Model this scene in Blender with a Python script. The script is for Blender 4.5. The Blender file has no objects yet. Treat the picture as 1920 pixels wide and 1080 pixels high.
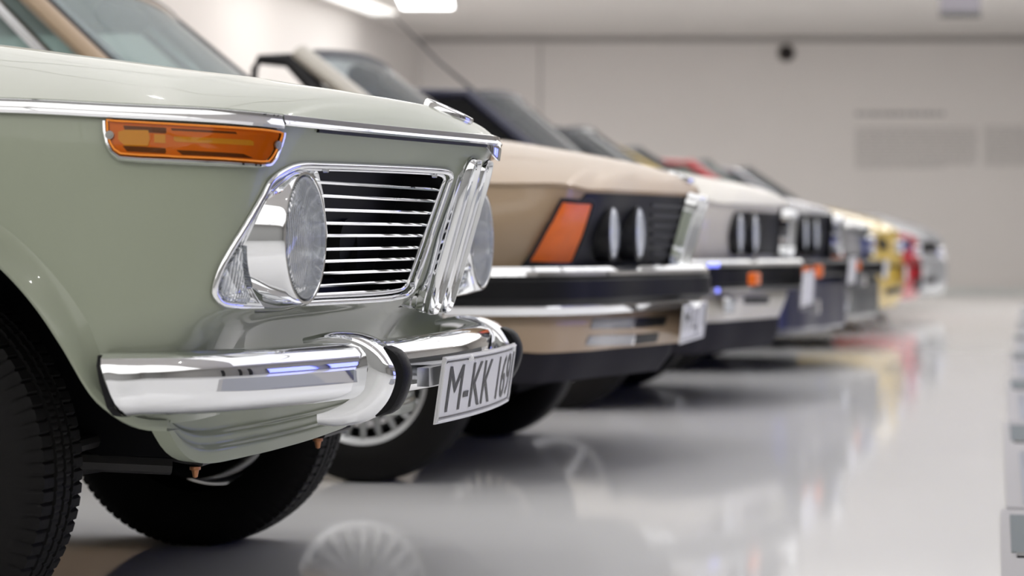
import bpy, bmesh, math, random
import numpy as np
from mathutils import Vector
from mathutils.bvhtree import BVHTree
random.seed(7)
SC = bpy.context.scene
COL = SC.collection

# ------------------------------------------------------------------ camera
FPX, HY = 4000.0, 462.0
TH = math.atan(0.2275)
CAM = Vector((1.638, -3.604, 0.625))
RV = Vector((math.cos(TH), math.sin(TH), 0)); VV = Vector((-math.sin(TH), math.cos(TH), 0))
cd = bpy.data.cameras.new('camera'); cam = bpy.data.objects.new('camera', cd); COL.objects.link(cam)
cam.location = CAM; cam.rotation_euler = (math.pi/2, 0, TH)
cd.sensor_width = 36; cd.lens = FPX/1920*36; cd.shift_y = -(540-HY)/1920
cd.clip_start = 0.05; cd.clip_end = 200
cd.dof.use_dof = True; cd.dof.focus_distance = 3.45; cd.dof.aperture_fstop = 3.4
SC.camera = cam

# ------------------------------------------------------------------ world and exposure
w = bpy.data.worlds.new('world'); SC.world = w; w.use_nodes = True
w.node_tree.nodes['Background'].inputs[0].default_value = (0.8, 0.85, 0.9, 1)
w.node_tree.nodes['Background'].inputs[1].default_value = 0.3
SC.view_settings.view_transform = 'Standard'; SC.view_settings.look = 'None'
SC.view_settings.gamma = 1.0; SC.view_settings.use_curve_mapping = False
SC.view_settings.exposure = 0.27
SC.cycles.max_bounces = 10; SC.cycles.diffuse_bounces = 4; SC.cycles.glossy_bounces = 6
SC.cycles.transparent_max_bounces = 12
SC.cycles.caustics_reflective = False; SC.cycles.caustics_refractive = False
SC.cycles.sample_clamp_indirect = 6.0; SC.cycles.sample_clamp_direct = 30.0
SC.cycles.use_denoising = True

# ------------------------------------------------------------------ materials
def srgb(r, g, b):
    f = lambda c: (c/255/12.92) if c/255 <= 0.04045 else ((c/255+0.055)/1.055)**2.4
    return (f(r), f(g), f(b))
def pmat(name, col, rough=0.5, metal=0.0, coat=0.0, spec=0.5, noise=0.0, nscale=40, bump=0.0, bscale=200):
    m = bpy.data.materials.new(name); m.use_nodes = True
    nt = m.node_tree; b = nt.nodes['Principled BSDF']
    b.inputs['Base Color'].default_value = (*col, 1); b.inputs['Roughness'].default_value = rough
    b.inputs['Metallic'].default_value = metal; b.inputs['Coat Weight'].default_value = coat
    b.inputs['Coat Roughness'].default_value = 0.03; b.inputs['Specular IOR Level'].default_value = spec
    if noise or bump:
        tc = nt.nodes.new('ShaderNodeTexCoord')
    if noise:
        n = nt.nodes.new('ShaderNodeTexNoise'); n.inputs['Scale'].default_value = nscale
        mx = nt.nodes.new('ShaderNodeMix'); mx.data_type = 'RGBA'
        mx.inputs[6].default_value = (*[c*(1-noise) for c in col], 1); mx.inputs[7].default_value = (*[min(1, c*(1+noise)) for c in col], 1)
        nt.links.new(tc.outputs['Object'], n.inputs['Vector']); nt.links.new(n.outputs['Fac'], mx.inputs[0])
        nt.links.new(mx.outputs[2], b.inputs['Base Color'])
    if bump:
        n2 = nt.nodes.new('ShaderNodeTexNoise'); n2.inputs['Scale'].default_value = bscale
        bp = nt.nodes.new('ShaderNodeBump'); bp.inputs['Strength'].default_value = bump; bp.inputs['Distance'].default_value = 0.002
        nt.links.new(tc.outputs['Object'], n2.inputs['Vector']); nt.links.new(n2.outputs['Fac'], bp.inputs['Height'])
        nt.links.new(bp.outputs['Normal'], b.inputs['Normal'])
    return m
def emat(name, col, s):
    m = bpy.data.materials.new(name); m.use_nodes = True; b = m.node_tree.nodes['Principled BSDF']
    b.inputs['Base Color'].default_value = (0.8, 0.8, 0.8, 1)
    b.inputs['Emission Color'].default_value = (*col, 1); b.inputs['Emission Strength'].default_value = s
    return m
def glass(name, tint, refl=1.0, ribs=0, ior=1.45, body=0.0, bcol=(0.5, 0.6, 0.6)):
    m = bpy.data.materials.new(name); m.use_nodes = True; nt = m.node_tree; nt.nodes.clear()
    out = nt.nodes.new('ShaderNodeOutputMaterial'); tr = nt.nodes.new('ShaderNodeBsdfTransparent'); gl = nt.nodes.new('ShaderNodeBsdfGlossy')
    fr = nt.nodes.new('ShaderNodeFresnel'); mx = nt.nodes.new('ShaderNodeMixShader')
    tr.inputs[0].default_value = (*tint, 1); gl.inputs['Roughness'].default_value = 0.03; gl.inputs[0].default_value = (refl, refl, refl, 1)
    fr.inputs[0].default_value = ior
    src = tr.outputs[0]
    if body:
        df = nt.nodes.new('ShaderNodeBsdfDiffuse'); df.inputs[0].default_value = (*bcol, 1)
        m2 = nt.nodes.new('ShaderNodeMixShader'); m2.inputs[0].default_value = body
        nt.links.new(tr.outputs[0], m2.inputs[1]); nt.links.new(df.outputs[0], m2.inputs[2]); src = m2.outputs[0]
    if ribs:
        tc = nt.nodes.new('ShaderNodeTexCoord'); wv = nt.nodes.new('ShaderNodeTexWave'); wv.bands_direction = 'Y'
        wv.inputs['Scale'].default_value = ribs
        bp = nt.nodes.new('ShaderNodeBump'); bp.inputs['Distance'].default_value = 0.004; bp.inputs['Strength'].default_value = 0.7
        nt.links.new(tc.outputs['Object'], wv.inputs['Vector']); nt.links.new(wv.outputs['Fac'], bp.inputs['Height'])
        if body:
            mr = nt.nodes.new('ShaderNodeMapRange'); mr.inputs[3].default_value = body; mr.inputs[4].default_value = body+0.32
            nt.links.new(wv.outputs['Fac'], mr.inputs[0]); nt.links.new(mr.outputs[0], m2.inputs[0])
        nt.links.new(bp.outputs['Normal'], gl.inputs['Normal']); nt.links.new(bp.outputs['Normal'], fr.inputs['Normal'])
    nt.links.new(fr.outputs[0], mx.inputs[0]); nt.links.new(src, mx.inputs[1]); nt.links.new(gl.outputs[0], mx.inputs[2])
    nt.links.new(mx.outputs[0], out.inputs[0])
    return m
M = {}
M['green'] = pmat('pale_green_paint', (0.315, 0.345, 0.262), 0.3, coat=0.45, spec=0.3)
M['tan'] = pmat('tan_paint', (0.42, 0.305, 0.20), 0.3, coat=0.45, spec=0.3)
M['white'] = pmat('off_white_paint', (0.55, 0.52, 0.46), 0.3, coat=0.45, spec=0.3)
M['navy'] = pmat('navy_paint', (0.012, 0.014, 0.045), 0.3, coat=0.5)
M['slate'] = pmat('dark_slate_paint', (0.02, 0.028, 0.038), 0.3, coat=1.0)
M['yellow'] = pmat('yellow_paint', (0.688, 0.480, 0.080), 0.35, coat=1.0)
M['red'] = pmat('red_paint', (0.496, 0.010, 0.024), 0.35, coat=1.0)
M['silver'] = pmat('silver_paint', (0.440, 0.456, 0.488), 0.3, metal=0.4, coat=1.0)
M['chrome'] = pmat('chrome', (0.86, 0.87, 0.88), 0.04, metal=1.0)
M['satin'] = pmat('satin_metal', (0.75, 0.76, 0.78), 0.22, metal=1.0)
M['reflector'] = pmat('lamp_reflector', (0.8, 0.81, 0.82), 0.15, metal=1.0)
M['black'] = pmat('black_plastic', (0.008, 0.008, 0.010), 0.4, spec=0.3)
M['matte'] = pmat('underbody_black', (0.008, 0.008, 0.009), 0.9, spec=0.1)
M['matte_dark'] = pmat('spoiler_black', (0.016, 0.015, 0.02), 0.7, spec=0.2)
M['rubber'] = pmat('black_rubber', (0.006, 0.006, 0.007), 0.5, spec=0.2, bump=0.3, bscale=300)
M['tyre'] = pmat('tyre_rubber', (0.005, 0.0045, 0.0045), 0.7, spec=0.2, bump=0.15, bscale=150)
M['alloy'] = pmat('pale_alloy', (0.5, 0.51, 0.52), 0.3, metal=0.6)
M['amber_base'] = pmat('amber_backing', (1.0, 0.30, 0.02), 0.4)
M['amber_brown'] = pmat('amber_brown_ribs', (0.14, 0.035, 0.008), 0.5)  # brown strips inside the turn signal
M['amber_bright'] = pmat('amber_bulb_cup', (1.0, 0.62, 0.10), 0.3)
M['orange'] = pmat('orange_lens', (0.90, 0.16, 0.008), 0.3, coat=0.25, noise=0.2, nscale=18)
M['amber_glass'] = glass('amber_glass', (1.0, 0.78, 0.42), refl=0.6, ribs=0)
M['lens_glass'] = glass('ribbed_lens_glass', (0.86, 0.89, 0.9), ribs=60, body=0.22, bcol=(0.72, 0.75, 0.77))
M['lens_small'] = pmat('headlamp_glass', (0.62, 0.66, 0.70), 0.12, coat=1.0)
M['lens_dim'] = pmat('grey_headlamp_glass', (0.25, 0.25, 0.26), 0.15, coat=1.0)
M['window'] = glass('window_glass', (0.80, 0.90, 0.89), refl=0.4, body=0.26, bcol=(0.80, 0.95, 0.94))  # milky diffuse share put in for the bright wall seen through the glass
M['tinted'] = glass('tinted_window_glass', (0.50, 0.58, 0.62), refl=0.35, body=0.2, bcol=(0.16, 0.21, 0.25))
M['dark_glass'] = glass('dark_window_glass', (0.06, 0.06, 0.08), refl=0.3, body=0.1, bcol=(0.02, 0.02, 0.03))
M['dark_seal'] = pmat('window_seal', (0.05, 0.05, 0.055), 0.5)
M['pillar_lining'] = pmat('pillar_lining', (0.24, 0.25, 0.27), 0.6)
M['cabin'] = pmat('cabin_trim', (0.10, 0.13, 0.13), 0.7, noise=0.2, nscale=6)
M['seat'] = pmat('seat_cloth', (0.10, 0.16, 0.16), 0.9, noise=0.3, nscale=90)
M['plate'] = pmat('plate_white', (0.74, 0.74, 0.75), 0.4)
M['ink'] = pmat('plate_ink', (0.02, 0.02, 0.025), 0.4)
M['screw_steel'] = pmat('screw_steel', (0.30, 0.29, 0.27), 0.4, metal=0.5)
M['copper'] = pmat('copper_plug', (0.5, 0.22, 0.1), 0.4, metal=0.6)
M['iron'] = pmat('suspension_iron', (0.03, 0.028, 0.027), 0.5, metal=0.3)
M['blue'] = pmat('blue_enamel', (0.02, 0.14, 0.65), 0.15, coat=1.0)
M['white_enamel'] = pmat('white_enamel', (0.85, 0.86, 0.88), 0.15, coat=1.0)

# ------------------------------------------------------------------ mesh helpers
def mesh(name, V, Fc, mat, parent=None, smooth=True, loc=None):
    me = bpy.data.meshes.new(name); me.from_pydata([tuple(map(float, v)) for v in V], [], [tuple(f) for f in Fc])
    me.validate(); me.update()
    bm = bmesh.new(); bm.from_mesh(me); bmesh.ops.remove_doubles(bm, verts=bm.verts, dist=1e-6)
    bmesh.ops.recalc_face_normals(bm, faces=bm.faces)
    if smooth:
        for f in bm.faces: f.smooth = True
        for e in bm.edges:
            if len(e.link_faces) == 2 and e.calc_face_angle(0) > math.radians(38): e.smooth = False
    bm.to_mesh(me); bm.free()
    if mat: me.materials.append(M[mat] if isinstance(mat, str) else mat)
    o = bpy.data.objects.new(name, me); COL.objects.link(o)
    if parent: o.parent = parent
    if loc: o.location = loc
    return o
class MB:
    def __init__(s): s.V = []; s.F = []
    def add(s, V, Fc):
        n = len(s.V); s.V += [tuple(map(float, v)) for v in V]; s.F += [tuple(i+n for i in f) for f in Fc]; return s
    def box(s, c, d, rz=0.0, ry=0.0):
        P = []
        for i in (-1, 1):
            for j in (-1, 1):
                for k in (-1, 1):
                    x, y, z = i*d[0]/2, j*d[1]/2, k*d[2]/2
                    x, z = x*math.cos(ry)+z*math.sin(ry), -x*math.sin(ry)+z*math.cos(ry)
                    x, y = x*math.cos(rz)-y*math.sin(rz), x*math.sin(rz)+y*math.cos(rz)
                    P.append((c[0]+x, c[1]+y, c[2]+z))
        return s.add(P, [(0, 1, 3, 2), (4, 6, 7, 5), (0, 4, 5, 1), (2, 3, 7, 6), (0, 2, 6, 4), (1, 5, 7, 3)])
    def tube(s, pts, r, n=10, closed=False, flat=1.0, caps=True):
        pts = [Vector(p) for p in pts]; N = len(pts); V = []; up = Vector((0, 0, 1))
        for i, p in enumerate(pts):
            a = pts[(i-1) % N] if (closed or i > 0) else p; b = pts[(i+1) % N] if (closed or i < N-1) else p
            t = (b-a).normalized()
            x = t.cross(up)
            if x.length < 0.05: x = t.cross(Vector((1, 0, 0)))
            x.normalize(); y = x.cross(t)
            rr = r[i] if isinstance(r, (list, tuple)) else r
            for k in range(n):
                a_ = 2*math.pi*k/n; V.append(p+x*math.cos(a_)*rr+y*math.sin(a_)*rr*flat)
        Fc = []
        for i in range(N if closed else N-1):
            for k in range(n):
                Fc.append((i*n+k, i*n+(k+1) % n, ((i+1) % N)*n+(k+1) % n, ((i+1) % N)*n+k))
        if caps and not closed: Fc += [tuple(range(n)), tuple(range((N-1)*n, N*n))]
        return s.add(V, Fc)
    def lathe(s, prof, c, n=64, axis='y', rfun=None):
        # prof: list of (radius, along)
        V = []; k = len(prof)
        for j in range(n):
            a = 2*math.pi*j/n
            for i, (r, h) in enumerate(prof):
                if rfun: r = rfun(i, j, r)
                if axis == 'y': V.append((c[0]+r*math.cos(a), c[1]+h, c[2]+r*math.sin(a)))
                elif axis == 'x': V.append((c[0]+h, c[1]+r*math.cos(a), c[2]+r*math.sin(a)))
                else: V.append((c[0]+r*math.cos(a), c[1]+r*math.sin(a), c[2]+h))
        Fc = [(j*k+i, j*k+i+1, ((j+1) % n)*k+i+1, ((j+1) % n)*k+i) for j in range(n) for i in range(k-1)]
        return s.add(V, Fc)
    def build(s, name, mat, parent=None, smooth=True, loc=None): return mesh(name, s.V, s.F, mat, parent, smooth, loc)
def grid_faces(nu, nv, cu=False, cv=False):
    return [(i*nv+j, i*nv+(j+1) % nv, ((i+1) % nu)*nv+(j+1) % nv, ((i+1) % nu)*nv+j)
            for i in range(nu if cu else nu-1) for j in range(nv if cv else nv-1)]
def cr(P, t):
    P = np.asarray(P, float); n = len(P); i = int(min(max(math.floor(t), 0), n-2)); f = t-i
    p1, p2 = P[i], P[i+1]; p0 = P[i-1] if i > 0 else 2*p1-p2; p3 = P[i+2] if i+2 < n else 2*p2-p1
    return 0.5*((2*p1)+(-p0+p2)*f+(2*p0-5*p1+4*p2-p3)*f*f+(-p0+3*p1-3*p2+p3)*f**3)
def smooth_path(P, n, closed=False):
    P = [np.asarray(p, float) for p in P]
    if closed:
        Q = [P[-1]]+P+[P[0], P[1]]; N = len(P)
        return [cr(Q, 1+N*k/n) for k in range(n)]
    return [cr(P, (len(P)-1)*k/(n-1)) for k in range(n)]
def resample(P, n, closed=False):
    P = [np.asarray(p, float) for p in P]
    if closed: P = P+[P[0]]
    L = [0.0]
    for a, b in zip(P, P[1:]): L.append(L[-1]+float(np.linalg.norm(b-a)))
    out = []
    for k in range(n):
        t = L[-1]*k/(n if closed else n-1); j = min(max(np.searchsorted(L, t, side='right')-1, 0), len(P)-2)
        f = (t-L[j])/max(L[j+1]-L[j], 1e-9); out.append(P[j]*(1-f)+P[j+1]*f)
    return out
def empty(name, loc, label=None, cat=None, group=None):
    o = bpy.data.objects.new(name, None); COL.objects.link(o); o.location = loc; o.empty_display_size = 0.1
    return tag(o, label, cat, group)
def tag(o, label=None, cat=None, group=None, kind=None):
    if label: o['label'] = label
    if cat: o['category'] = cat
    if group: o['group'] = group
    if kind: o['kind'] = kind
    return o
def sweep(path, prof, caps=True):
    # path: (x,y) points in order; outward = left-hand normal turned to the outside of the car; prof: (out, z)
    P = [Vector((p[0], p[1])) for p in path]; n = len(P); V = []
    for i, p in enumerate(P):
        t = (P[min(i+1, n-1)]-P[max(i-1, 0)]).normalized(); nn = Vector((t.y, -t.x))
        for o, z in prof: V.append((p.x+nn.x*o, p.y+nn.y*o, z+(path[i][2] if len(path[i]) > 2 else 0)))
    Fc = grid_faces(n, len(prof))
    if caps:
        k = len(prof); Fc += [tuple(range(k)), tuple(range((n-1)*k, n*k))]
    return V, Fc
def polyprism(poly, axis, a, b):
    # poly in the plane across the axis ('x': (y,z), 'y': (x,z))
    n = len(poly); f = (lambda p, h: (h, p[0], p[1])) if axis == 'x' else (lambda p, h: (p[0], h, p[1]))
    V = [f(p, a) for p in poly]+[f(p, b) for p in poly]
    return V, [tuple(range(n)), tuple(range(2*n-1, n-1, -1))]+[(i, (i+1) % n, n+(i+1) % n, n+i) for i in range(n)]
def cut(o, cutters, thick=0.004):
    if thick:
        m = o.modifiers.new('s', 'SOLIDIFY'); m.thickness = thick; m.offset = -1
    tmp = []
    for V, Fc in cutters:
        c = mesh('cutter', V, Fc, None, None, False); tmp.append(c)
        b = o.modifiers.new('b', 'BOOLEAN'); b.operation = 'DIFFERENCE'; b.object = c; b.solver = 'EXACT'
    dg = bpy.context.evaluated_depsgraph_get(); dg.update()
    me = bpy.data.meshes.new_from_object(o.evaluated_get(dg)); o.modifiers.clear(); old = o.data; o.data = me; me.name = old.name
    for c in tmp: bpy.data.objects.remove(c)
    bm = bmesh.new(); bm.from_mesh(me)
    for f in bm.faces: f.smooth = True
    for e in bm.edges:
        e.smooth = not (len(e.link_faces) == 2 and e.calc_face_angle(0) > math.radians(35))
    bm.to_mesh(me); bm.free()
    return o
def mirror(o, name=None):
    me = o.data.copy(); me.transform(__import__('mathutils').Matrix.Scale(-1, 4, (0, 1, 0))); me.flip_normals()
    c = bpy.data.objects.new(name or o.name.split('.')[0], me); COL.objects.link(c); c.parent = o.parent
    return c
def text_geo(s, size):
    cu = bpy.data.curves.new('t', 'FONT'); cu.body = s; cu.size = size; cu.fill_mode = 'FRONT'; cu.align_x = 'CENTER'; cu.offset = 0.0
    o = bpy.data.objects.new('t', cu); COL.objects.link(o)
    dg = bpy.context.evaluated_depsgraph_get(); dg.update(); me = bpy.data.meshes.new_from_object(o.evaluated_get(dg))
    V = [tuple(v.co) for v in me.vertices]; Fc = [tuple(p.vertices) for p in me.polygons]
    bpy.data.objects.remove(o); return V, Fc

# ------------------------------------------------------------------ room
def struct(name, V, Fc, mat):
    o = mesh(name, V, Fc, mat, None, False); o['kind'] = 'structure'; return o
def quad(name, P, mat): return struct(name, P, [(0, 1, 2, 3)], mat)
M['wall'] = pmat('wall_plaster', (0.80, 0.765, 0.735), 0.8, spec=0.2, noise=0.02, nscale=1.5)
M['ceil'] = pmat('ceiling_plaster', (0.74, 0.71, 0.68), 0.8, spec=0.2, noise=0.02, nscale=1.5)
M['floor'] = pmat('polished_resin_floor', (0.90, 0.90, 0.905), 0.07, spec=0.4, noise=0.025, nscale=0.8, coat=0.0)
M['dimwall'] = pmat('dim_wall', (0.35, 0.35, 0.34), 0.8)
M['greywall'] = pmat('grey_wall', (0.34, 0.33, 0.32), 0.8)
M['joint'] = pmat('panel_joint', (0.42, 0.40, 0.38), 0.8)
X0, X1, Y0, ZC = -6.0, 8.0, -9.0, 3.48
DW = 29.0
def wallpt(X, z, d=DW): p = CAM+RV*X+VV*d; return Vector((p.x, p.y, z))
ycorner = wallpt(-1.27, 0).y
XR = (X1-wallpt(0, 0).x)/RV.x
b = MB(); b.box(((X0+X1)/2, 10, -0.1), (X1-X0+0.4, 40, 0.2)); tag(b.build('floor', 'floor', smooth=False), kind='structure')
b = MB(); b.box(((X0+X1)/2, 10, ZC+0.1), (X1-X0+0.4, 40, 0.2)); tag(b.build('ceiling', 'ceil', smooth=False), kind='structure')
b = MB(); b.box((X0-0.1, (Y0+ycorner)/2, ZC/2), (0.2, ycorner-Y0+0.4, ZC)); tag(b.build('wall_left', 'wall', smooth=False), kind='structure')
A, B = wallpt(-1.6, 0), wallpt(XR+0.3, 0); c = (A+B)/2+VV*0.1
b = MB(); b.box((c.x, c.y, ZC/2), ((B-A).length, 0.2, ZC), rz=TH); tag(b.build('wall_back', 'wall', smooth=False), kind='structure')
b = MB(); b.box((X1+0.1, 9.4, ZC/2), (0.2, 38, ZC)); tag(b.build('wall_right', 'greywall', smooth=False), kind='structure')
b = MB(); b.box(((X0+X1)/2, Y0-0.1, ZC/2), (X1-X0+0.4, 0.2, ZC)); tag(b.build('wall_front', 'dimwall', smooth=False), kind='structure')
# shadow gap under the ceiling and the floor cove of the back wall
c = wallpt(5.0, ZC-0.045)-VV*0.012
b = MB(); b.box((c.x, c.y, c.z), (14.0, 0.02, 0.07), rz=TH); tag(b.build('trim_1', 'joint', smooth=False), kind='structure')
c = wallpt(0.384, ZC/2)-VV*0.004
b = MB(); b.box((c.x, c.y, c.z-0.05), (0.03, 0.006, ZC-0.12), rz=TH); tag(b.build('trim_2', 'joint', smooth=False), kind='structure')
c = wallpt(5.0, 0.03)-VV*0.02
b = MB(); b.box((c.x, c.y, c.z), (14.0, 0.03, 0.06), rz=TH); tag(b.build('baseboard_back', pmat('cove_white', (0.7, 0.72, 0.7), 0.5), smooth=False), kind='structure')

# ceiling lamps
M['diffuser'] = emat('lamp_diffuser', (1.0, 0.985, 0.965), 0.72)
M['diffuser_fill'] = emat('lamp_diffuser_fill', (1.0, 0.985, 0.965), 0.95)  # for the camera-side rows, added as fill on the car sides
M['diffuser_wallwash'] = emat('lamp_diffuser_wallwash', (1.0, 0.985, 0.965), 2.8)  # raised glow for the end rows, added to wash the back wall
M['spot_panel'] = emat('bright_diffuser', (1.0, 1.0, 1.0), 8.0)
M['cove'] = emat('cove_light', (1.0, 0.98, 0.94), 1.3)
M['spot'] = emat('spot_lens', (1.0, 0.98, 0.95), 500.0)
M['lampframe'] = pmat('lamp_frame', (0.7, 0.7, 0.7), 0.5)
def ceiling_panel(x, y, lx, ly, label, rz=0.0, group=None, mat='diffuser'):
    t = empty('ceiling_light', (x, y, ZC), label, 'ceiling light', group); t.rotation_euler.z = rz
    f = MB()
    for sx in (-1, 1): f.box((sx*(lx/2+0.015), 0, -0.012), (0.03, ly+0.06, 0.024)); f.box((0, sx*(ly/2+0.015), -0.012), (lx, 0.03, 0.024))
    f.build('frame', 'lampframe', t, False)
    d = MB(); d.box((0, 0, -0.008), (lx, ly, 0.008)); d.build('diffuser', mat, t, False)
    return t
# the one lamp the photograph shows, near the back wall
p = CAM+RV*(-1.0)+VV*24.35
ceiling_panel(p.x, p.y, 0.6, 2.1, 'bright white rectangular lamp set in the ceiling above the car row near the back wall', TH, mat='spot_panel')
for y in (-6.9, -4.2, 1.2, 3.9, 6.6, 9.3, 12.0, 14.7, 17.4, 19.6):
    for x in (-4.3, -1.9, 0.5, 2.9, 5.3):  # outermost right column added to brighten the car fronts
        if y > 19 and x < 0: continue
        ceiling_panel(x, y, 2.36, 2.66 if y < 17 else 1.5, 'wide white ceiling lamp in the rows over the cars, beyond the top of the picture', group='ceiling lamps over the car row', mat='diffuser_fill' if y < 0 else 'diffuser' if y < 17 else 'diffuser_wallwash')
# hidden cove strip along the left wall
b = MB(); b.box((X0+0.35, (Y0+0.5+21.4)/2, ZC-0.015), (0.3, 20.9-Y0, 0.02)); o = b.build('cove_light', 'cove', smooth=False)
tag(o, 'long white light strip in the ceiling along the left wall', 'light strip')
# small spotlights
for i, (x, y) in enumerate([(0.9, 0.6), (0.2, -0.3), (1.6, 2.4), (0.7, 3.2), (1.7, 4.6), (0.9, 5.6), (1.7, 7.2), (0.8, 8.0), (1.8, 9.8), (0.8, 10.6), (1.8, 12.6), (1.8, 15.4), (-1.5, 1.5), (-1.5, 4.2), (2.2, -1.5)]):
    t = empty('ceiling_spotlight', (x, y, ZC), 'small round white ceiling spotlight over the cars, beyond the top of the picture', 'spotlight', 'small spotlights over the cars')
    f = MB(); f.lathe([(0.028, -0.004), (0.045, -0.004), (0.045, -0.05), (0.05, -0.05), (0.05, 0.0)], (0, 0, 0), 20, 'z'); f.build('housing', 'lampframe', t)
    f = MB(); f.lathe([(0.0001, -0.03), (0.028, -0.03)], (0, 0, 0), 20, 'z'); f.build('lens', 'spot', t)
# blue display screens on the front and right walls, facing the cars
M['screen'] = emat('blue_screen', (0.06, 0.1, 1.0), 2.2)
for i, (x, y, rz) in enumerate([(7.9, 3.1, math.pi/2), (7.9, 5.3, math.pi/2)]):
    t = empty('display_screen', (x, y, 0.95), 'wide blue glowing display screen on the right wall, beyond the right edge of the picture', 'screen', 'blue display screens'); t.rotation_euler.z = rz
    f = MB(); f.box((0, 0, 0), (1.9, 0.06, 1.5)); f.build('casing', 'black', t, False)
    s = 0.034
    f = MB(); f.box((0, s if rz else s, 0), (1.8, 0.004, 1.4)); f.build('screen', 'screen', t, False)
for y in (-1.6, 0.0, 0.9, 7.0):  # unseen posts, added for the dark bars reflected in the bumper
    b = MB(); b.lathe([(0.0001, 0), (0.16, 0), (0.16, 2.2), (0.0001, 2.2)], (0, 0, 0), 24, 'z'); o = b.build('reflection_post', 'black', loc=(7.4, y, 0))
    tag(o, 'black round display column along the right wall, beyond the right edge of the picture', 'column', 'black display columns')
# wall text, loudspeaker, hanging sign
def wall_text(x0, y0, x1, y1, rows, label, head=False):
    t = empty('wall_text', wallpt(((x0+x1)/2-960)*DW/FPX, CAM.z-((y0+y1)/2-HY)*DW/FPX)-VV*0.003, label, 'wall text', 'grey lettering on the back wall' if 0 else None)
    t.rotation_euler.z = TH; W = (x1-x0)*DW/FPX; Hh = (y1-y0)*DW/FPX; f = MB(); hh = Hh/rows
    for r_ in range(rows):
        x = -W/2; end = W/2*(1 if r_ < rows-1 else 0.45)
        while x < end-0.03:
            L = min(random.uniform(0.05, 0.16), end-x); z = Hh/2-(r_+0.5)*hh
            f.box((x+L/2, 0, z), (L, 0.004, hh*0.5)); x += L+0.022
    f.build('lettering', pmat('grey_lettering', (0.50, 0.48, 0.46) if not head else (0.38, 0.37, 0.36), 0.7), t, False)
    return t
wall_text(1604, 206, 1842, 221, 1, 'grey heading line of lettering high on the white back wall', True)
wall_text(1604, 238, 1832, 316, 13, 'left block of small grey text on the back wall under the heading')
wall_text(1846, 236, 2070, 312, 13, 'right block of small grey text on the back wall, cut by the picture edge')
p = wallpt((1474-960)*DW/FPX, CAM.z-(100-HY)*DW/FPX)
t = empty('wall_speaker', p, 'small round dark speaker high on the white back wall', 'speaker'); t.rotation_euler.z = TH
f = MB(); f.lathe([(0.115, -0.001), (0.115, -0.03), (0.10, -0.035)], (0, 0, 0), 32, 'y'); f.build('rim', pmat('speaker_rim', (0.2, 0.17, 0.15), 0.6), t)
f = MB(); f.lathe([(0.10, -0.033), (0.06, -0.02), (0.0001, -0.022)], (0, 0, 0), 32, 'y'); f.build('cone', pmat('speaker_cone', (0.012, 0.009, 0.008), 0.7), t)
d = 23.0; p = CAM+RV*((1800-960)*d/FPX)+VV*d; zs = CAM.z+(HY-32)*d/FPX
t = empty('hanging_sign', (p.x, p.y, zs), 'grey box sign with a dark lower edge hanging from the ceiling at top right', 'sign'); t.rotation_euler.z = TH
f = MB(); f.box((0, 0, 0.20), (0.42, 0.12, 0.36)); f.build('box', pmat('sign_grey', (0.15, 0.14, 0.16), 0.5), t, False)
f = MB(); f.box((0, -0.01, 0.025), (0.42, 0.14, 0.05)); f.build('lower_edge', pmat('sign_edge', (0.05, 0.05, 0.05), 0.5), t, False)
f = MB(); f.tube([(0, 0, 0.38), (0, 0, ZC-zs)], 0.012); f.build('rod', 'satin', t)
# floor labels beside each car
M['slab'] = pmat('label_slab', (0.42, 0.41, 0.42), 0.9, spec=0.1); M['slab_blue'] = pmat('label_photo', (0.34, 0.35, 0.39), 0.9, spec=0.1)
M['slab_grey'] = pmat('label_grey', (0.19, 0.21, 0.22), 0.9, spec=0.1); M['slab_text'] = pmat('label_text', (0.2, 0.2, 0.24), 0.5)
LN = ['pale green', 'tan', 'off-white', 'navy blue', 'dark slate', 'yellow', 'red', 'silver']
def edge_x(y): return 1.645+0.004*max(y, 0)+0.00042*max(y, 0)**2
for i in range(8):
    yb = -0.95+2.55*i; xe = edge_x(yb+1.2); L = 2.5
    t = empty('floor_label', (xe, yb, 0), 'low grey floor panel with printed text in front of the %s car' % LN[i], 'floor label', 'floor information panels')
    f = MB(); f.box((0.36, L/2, 0.003), (0.72, L, 0.006)); f.build('panel', 'slab', t, False)
    y0 = 1.37+0.95-0.0
    f = MB(); f.box((0.37, 1.22, 0.013), (0.70, 2.26, 0.003), 0); 
    f = MB(); f.box((0.38, 0.72, 0.0065), (0.68, 1.3, 0.003)); f.build('photo_field', 'slab_blue', t, False)
    f = MB(); f.box((0.37, 2.08, 0.0065), (0.70, 0.62, 0.003)); f.build('title_block', 'slab_grey', t, False)
    f = MB(); f.box((0.375, 1.73, 0.0075), (0.69, 0.05, 0.005)); f.build('divider_bar', 'black', t, False)
    f = MB()
    for r_ in range(9):
        y = 0.86
        while y < 1.42:
            l = random.uniform(0.03, 0.09); f.box((0.055+r_*0.022, y+l/2, 0.0085), (0.009, l, 0.001)); y += l+0.015
    f.build('text_block', 'slab_text', t, False)

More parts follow.
